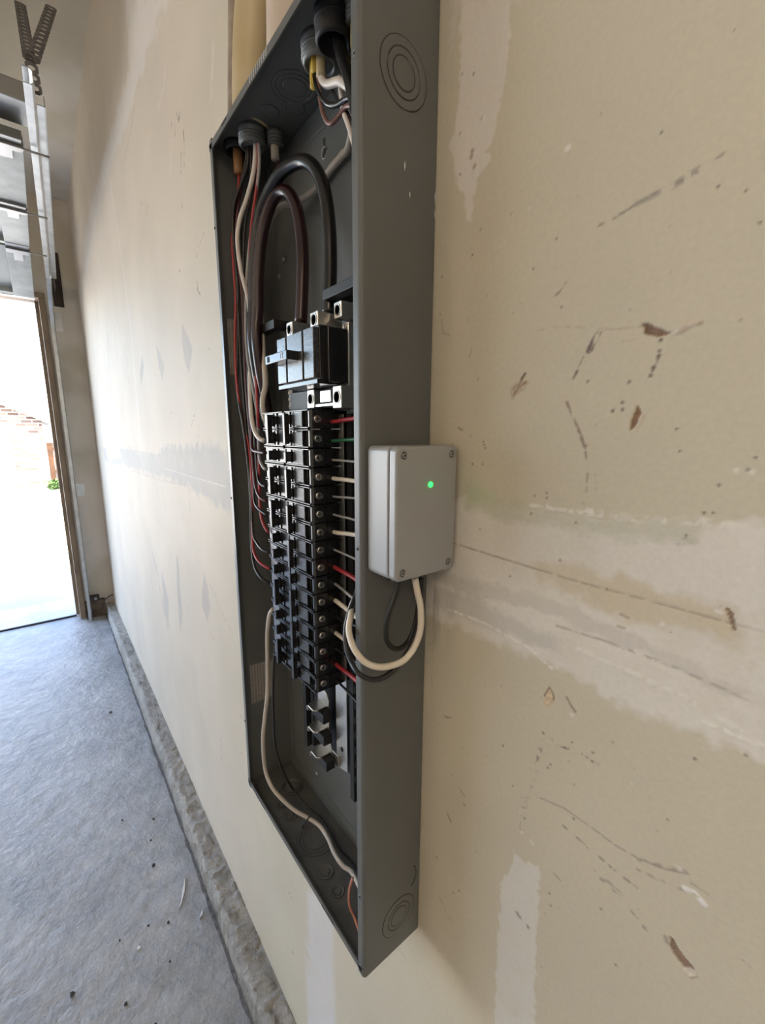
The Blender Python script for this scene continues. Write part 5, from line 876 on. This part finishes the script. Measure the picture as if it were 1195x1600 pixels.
def lug(x0, x1, z0, z1, y0, y1, parent, name='lug'):
    l = MB().box((x0, y0, z0), (x1, y1, z1)).build(name, 'alu', parent, bevel=.0010)
    cx_, cz_ = (x0+x1)/2, (z0+z1)/2; r = min(x1-x0, z1-z0)*.36
    MB().lathe([(r*1.15, 0), (r*1.15, .0006), (r*.95, .0006), (r*.9, -.0004), (r*.5, -.0004), (0, -.0004)], (cx_, y0, cz_), (0, -1, 0), 18).build('set_screw', 'screw', l)
    MB().lathe([(0, .0002), (r*.42, .0002)], (cx_, y0, cz_), (0, -1, 0), 6).build('socket', 'groove', l)
lug(.1895, .2045, 1.5925, 1.6095, -.0720, -.0450, mbk); lug(.2490, .2655, 1.5925, 1.6090, -.0720, -.0400, mbk)
# lugs and links below the main breaker
lg = thing('lug_block', 'row of bright metal lugs between the main breaker and the breaker columns', 'terminal block', (.245, -.03, 1.516))
lug(.2080, .2250, 1.5075, 1.5300, -.0560, -.0350, lg); lug(.2680, .2860, 1.5050, 1.5300, -.0560, -.0350, lg)
MB().box((.238, -.0550, 1.513), (.262, -.0400, 1.527)).build('link', 'alu', lg, bevel=.0008)
MB().box((.225, -.0545, 1.509), (.268, -.0500, 1.5115)).build('strap', 'alu', lg)
MB().box((.150, -.050, 1.508), (.207, -.020, 1.5300)).box((.225, -.046, 1.508), (.268, -.020, 1.5300)).build('base', 'matte_black', lg)
# neutral bars with a row of set screws, black arms above
def neutral(x, y, z0, z1, n_, label, big):
    t = thing('terminal_bar', label, 'terminal bar', (x, y, z0))
    MB().box((x-.0055, y, z0), (x+.0055, y+.012, z1)).build('bar', 'alu', t, bevel=.0006)
    MB().box((x-.009, y+.012, z0-.004), (x+.009, y+.030, z1+.004)).build('mount', 'matte_black', t)
    for k in range(n_):
        z = z0+(z1-z0)*(k+.5)/n_
        s_ = MB().lathe([(.0030, 0), (.0030, .0016), (.0018, .0016), (.0015, .0002), (0, .0002)], (x-.0008, y, z), (0, -1, 0), 14).build('set_screw', 'alu', t)
        MB().lathe([(0, .0004), (.0015, .0004)], (x-.0008, y, z), (0, -1, 0), 10).build('socket', 'groove', s_)
    if big: lug(x-.0090, x+.0060, z1+.0035, z1+.0205, y-.0095, y+.014, t)
neutral(.2800, -.0450, 1.5060, 1.5975, 11, 'bright neutral terminal bar with a row of screws right of the main breaker', True)
neutral(.1300, -.0400, 1.5100, 1.5930, 9, 'terminal bar mostly hidden behind the left edge of the main breaker', False)
for x0, x1, z0, z1, lab in ((.046, .128, 1.617, 1.6285, 'black plastic arm reaching left above the main breaker'), (.256, .345, 1.6225, 1.633, 'black plastic arm reaching right above the main breaker')):
    a_ = MB().prism([(x0, z0+.004), (x0+.003, z0), (x1, z0), (x1, z1), (x0+.003, z1), (x0, z1-.001)], 'y', -.060, -.047)
    a_.box((x1-.012 if x0 < .1 else x0+.004, -.048, z0), (x1 if x0 < .1 else x0+.016, -.0024, z1))
    tag(a_.build('support_arm', 'matte_black', bevel=.0008), lab, 'support arm', 'black support arms')

# ---------------------------------------------------------------- cable connectors in the top
def connector(x, y, r, L, m, name, label, rings=3):
    t = thing(name, label, 'connector', (x, y, PT-T-.0005))
    zt_ = PT-T-.0005
    MB().lathe([(r*.8, 0), (r*1.08, 0), (r*1.08, .005), (r, .0065), (r, L-.003), (r*.9, L), (r*.80, L), (r*.78, .004)], (x, y, zt_), (0, 0, -1), 28).build('bushing', m, t)
    for k in range(rings): MB().lathe([(r, 0), (r*1.05, .0008), (r*1.05, .0016), (r, .0024)], (x, y, zt_-.008-k*.004), (0, 0, -1), 28).build('thread', m, t)
    MB().lathe([(0, 0), (r*.78, 0)], (x, y, zt_-.004), (0, 0, -1), 20).build('opening', 'groove', t)
    return t
def sheath(t, x, y, z0, z1, r, m, dx=0, dy=0): return MB().tube([(x, y, z1), (x+dx*.5, y+dy*.5, (z0+z1)/2), (x+dx, y+dy, z0)], r, 10, 3).build('cable_jacket', m, t)
c1 = connector(.066, -.052, .0175, .021, 'fitting', 'conduit_connector', 'grey threaded connector on the left of the panel top with wires dropping out')
c2 = connector(.083, -.026, .0105, .017, 'fitting', 'conduit_connector', 'small grey connector with a pale jacket, right of the big left one'); sheath(c2, .0835, -.0275, 1.848, 1.88, .0058, 'offwhite')
c3 = connector(.022, -.056, .018, .010, 'matte_black', 'rubber_bushing', 'dark round bushing in the upper left corner with an orange-brown jacket', 0); sheath(c3, .022, -.056, 1.846, 1.88, .0070, 'orange')
c4 = connector(.239, -.047, .0185, .022, 'fitting', 'conduit_connector', 'large grey connector in the upper right with yellow jackets hanging out')
sheath(c4, .2335, -.052, 1.842, 1.878, .0040, 'yellow'); sheath(c4, .240, -.0545, 1.852, 1.878, .0036, 'yellow'); sheath(c4, .246, -.050, 1.846, 1.878, .0050, 'tan')
c5 = connector(.275, -.052, .0185, .026, 'matte_black', 'rubber_bushing', 'big black bushing in the upper right corner of the panel', 1)
c6 = connector(.262, -.028, .0085, .016, 'fitting', 'conduit_connector', 'small connector with an orange-brown jacket behind the yellow ones'); sheath(c6, .262, -.0285, 1.836, 1.88, .0048, 'orange')
c7 = connector(.300, -.040, .012, .016, 'fitting', 'conduit_connector', 'connector with a yellow jacket half hidden by the right edge of the panel'); sheath(c7, .298, -.042, 1.845, 1.88, .0050, 'yellow')
# conduits above the panel
tag(MB().tube([(.066, -.052, PT+.0002), (.076, -.050, 1.97), (.098, -.045, 2.06), (.125, -.038, 2.20), (.13, -.038, 2.5), (.13, -.038, ZC-.001)], .0255, 20, 6).build('conduit', 'conduit_cream'), 'thick cream conduit rising from the top of the panel', 'conduit', 'conduits above the panel')
tag(MB().tube([(.020, -.055, PT+.0002), (.028, -.053, 1.96), (.040, -.050, 2.06), (.060, -.043, 2.2), (.066, -.030, 2.5), (.066, -.030, ZC-.001)], .0135, 14, 6).build('conduit', 'conduit_brown'), 'thin dirty taupe conduit left of the thick cream one above the panel', 'conduit', 'conduits above the panel')
tag(MB().tube([(.150, -.034, PT+.0002), (.158, -.033, 2.0), (.175, -.032, 2.12), (.20, -.032, 2.3), (.20, -.032, ZC-.001)], .0300, 20, 6).build('conduit', 'conduit_white'), 'wide pinkish white conduit right of the thick cream one above the panel', 'conduit', 'conduits above the panel')

# ---------------------------------------------------------------- wires
for name, label, mt, r, pts in WIRES:
    big = r > .005
    o = MB().tube(pts, r, 14 if big else 8, 7 if big else 5).build(name, mt)
    cat = {'feeder_cable': 'cable', 'neutral_cable': 'cable', 'sensor_cable': 'cable', 'branch_wire': 'wire'}[name]
    tag(o, label, cat, 'wires inside the electrical panel' if name != 'sensor_cable' else 'cables of the grey sensor box')
ct = Vector((.1525, -.0434, .8480)); dt = Vector((.0174, .0035, -.003)).normalized(); zt = MB().lathe([(.0042, -.0012), (.0042, .0012), (.0034, .0012), (.0034, -.0012), (.0042, -.0012)], ct, dt, 18)
zt.tube([ct+Vector((0, -.0038, 0)), ct+Vector((-.001, -.008, -.004)), ct+Vector((-.003, -.011, -.010)), ct+Vector((-.004, -.010, -.0158))], .0012, 6, 3)
tag(zt.build('cable_tie', 'tie'), 'small dark tie around the long grey wire on the panel floor', 'cable tie')

# ---------------------------------------------------------------- grey sensor box on the panel side
bx = thing('sensor_box', 'light grey rounded box with a glowing green light fixed to the side of the panel', 'electronics box', (PW+.001, -.0445, 1.404))
def rounded(x0, x1, y0, y1, z0, z1, r, name, m, parent, bev=.0012, seg=3):
    out = []
    for (cy, cz, a0) in ((y1-r, z1-r, 0), (y0+r, z1-r, PI/2), (y0+r, z0+r, PI), (y1-r, z0+r, 1.5*PI)):
        for k in range(7): a = a0+k/6*PI/2; out.append((cy+r*math.cos(a), cz+r*math.sin(a)))
    return MB().prism(out, 'x', x0, x1).build(name, m, parent, bevel=bev, seg=seg)
BY0, BY1, BZ0, BZ1 = -.0835, -.0055, 1.3420, 1.4660; XL = PW+.0435
rounded(PW+.0006, PW+.0325, BY0, BY1, BZ0, BZ1, .0058, 'housing', 'box', bx, .0020, 4)
rounded(PW+.0325, PW+.0331, BY0+.0008, BY1-.0008, BZ0+.0008, BZ1-.0008, .0056, 'gasket', 'groove_soft', bx, 0)
ld = rounded(PW+.0331, XL, BY0, BY1, BZ0, BZ1, .0058, 'lid', 'box', bx, .0022, 4)
for y, z in ((BY0+.0088, BZ1-.0080), (BY1-.0082, BZ1-.0080), (BY0+.0088, BZ0+.0080), (BY1-.0082, BZ0+.0080)):
    s_ = MB().lathe([(.0040, 0), (.0040, .0005), (.0036, .0008), (.0032, .0005), (.0030, -.0001)], (XL, y, z), (1, 0, 0), 26).build('screw_seat', 'steel', ld)
    MB().lathe([(0, .0001), (.0030, .0001)], (XL, y, z), (1, 0, 0), 20).build('screw_shadow_ring', 'groove', s_).name = 'screw_gap_shade'  # dark disc painting the shade in the gap round the screw
    MB().lathe([(0, .0009), (.0019, .0009), (.0024, .0006), (.0025, .0001)], (XL, y, z), (1, 0, 0), 20).build('screw_head', 'steel', s_)
    MB().lathe([(0, .0011), (.0010, .0011)], (XL, y, z), (1, 0, 0), 6).build('screw_socket', 'groove', s_)
MB().lathe([(.0026, 0), (.0024, .0010), (.0014, .0018), (0, .0021)], (XL, -.0415, 1.4303), (1, 0, 0), 20).build('indicator_light', 'led', ld)['label'] = 'glowing green indicator light'
for y in (-.072, -.038, -.026): MB().lathe([(.0048, 0), (.0048, .004), (.0036, .005), (.0036, .0052)], (PW+.024 if y > -.05 else PW+.019, y, BZ0), (0, 0, -1), 14).build('cable_gland', 'matte_black', bx)

# ---------------------------------------------------------------- debris on the slab
def sliver(name, label, a, b, w_, h, m, cat):
    a = Vector(a); b = Vector(b); d = (b-a).normalized(); s_ = Vector((-d.y, d.x, 0))*w_; c = (a+b)/2+s_*.25
    vs = [a, c-s_*.6, b, c+s_*.6]; vs += [v+Vector((0, 0, h)) for v in vs]
    return tag(MB().add(vs, [(3, 2, 1, 0), (4, 5, 6, 7), (0, 1, 5, 4), (1, 2, 6, 5), (2, 3, 7, 6), (3, 0, 4, 7)]).build(name, m), label, cat, 'scraps lying on the slab')
sliver('plastic_strip', 'long thin white plastic strip lying on the concrete slab', (-.640, -.105, .0004), (-.549, -.142, .0004), .006, .004, 'white_plastic', 'scrap')
sliver('paper_scrap', 'small white curl of scrap beside the stem wall, right of the long strip', (-.500, -.088, .0004), (-.478, -.103, .0004), .005, .005, 'white_plastic', 'scrap')
sliver('paper_scrap', 'tiny white crumb of scrap in the middle of the slab', (-.516, -.262, .0004), (-.505, -.268, .0004), .008, .003, 'white_plastic', 'scrap')
peb = [(-1.7997, -.1941, .008), (-.9516, -.1439, .005), (-.7504, -.1809, .006), (-.5016, -.4214, .007), (-.3908, -.3118, .005), (-.5291, -.1811, .004), (-.5668, -.3046, .003), (-.557, -.2304, .004), (-1.02, -.24, .004), (-.86, -.17, .004), (-.30, -.26, .004), (-.42, -.20, .003)]
PEB = ['dark pebble far out on the slab, farthest toward the opening', 'dark grit beside the stem wall, second farthest toward the opening', 'dark grit between the stem wall and the long white strip, farther out', 'dark pebble nearest the bottom left corner of the picture', 'dark pebble at the bottom edge, right of the corner pebble', 'dark speck just below the long white plastic strip', 'dark speck in the middle of the slab, left of the tiny white crumb', 'dark speck right of the tiny white crumb', 'dark speck in mid slab, level with the lowest breakers', 'dark speck beside the stem wall above the long white strip', 'dark pebble nearest the camera beside the foot of the stem wall', 'small dark speck right of the long strip, near the paper curl']
for k, (x, y, r) in enumerate(peb):
    q_ = random.Random(k); bm = bmesh.new(); bmesh.ops.create_icosphere(bm, subdivisions=1, radius=r)
    for v in bm.verts: v.co *= q_.uniform(.7, 1.2); v.co.z *= .5; v.co.z += r*.35; v.co.x *= 1.3
    mz = min(v.co.z for v in bm.verts)
    for v in bm.verts: v.co.z -= mz
    me = bpy.data.meshes.new('pebble'); bm.to_mesh(me); bm.free(); me.materials.append(M['dark_debris'])
    o = bpy.data.objects.new('pebble', me); C.objects.link(o); o.location = (x, y, .0002)
    tag(o, PEB[k], 'pebble', 'grit on the slab')
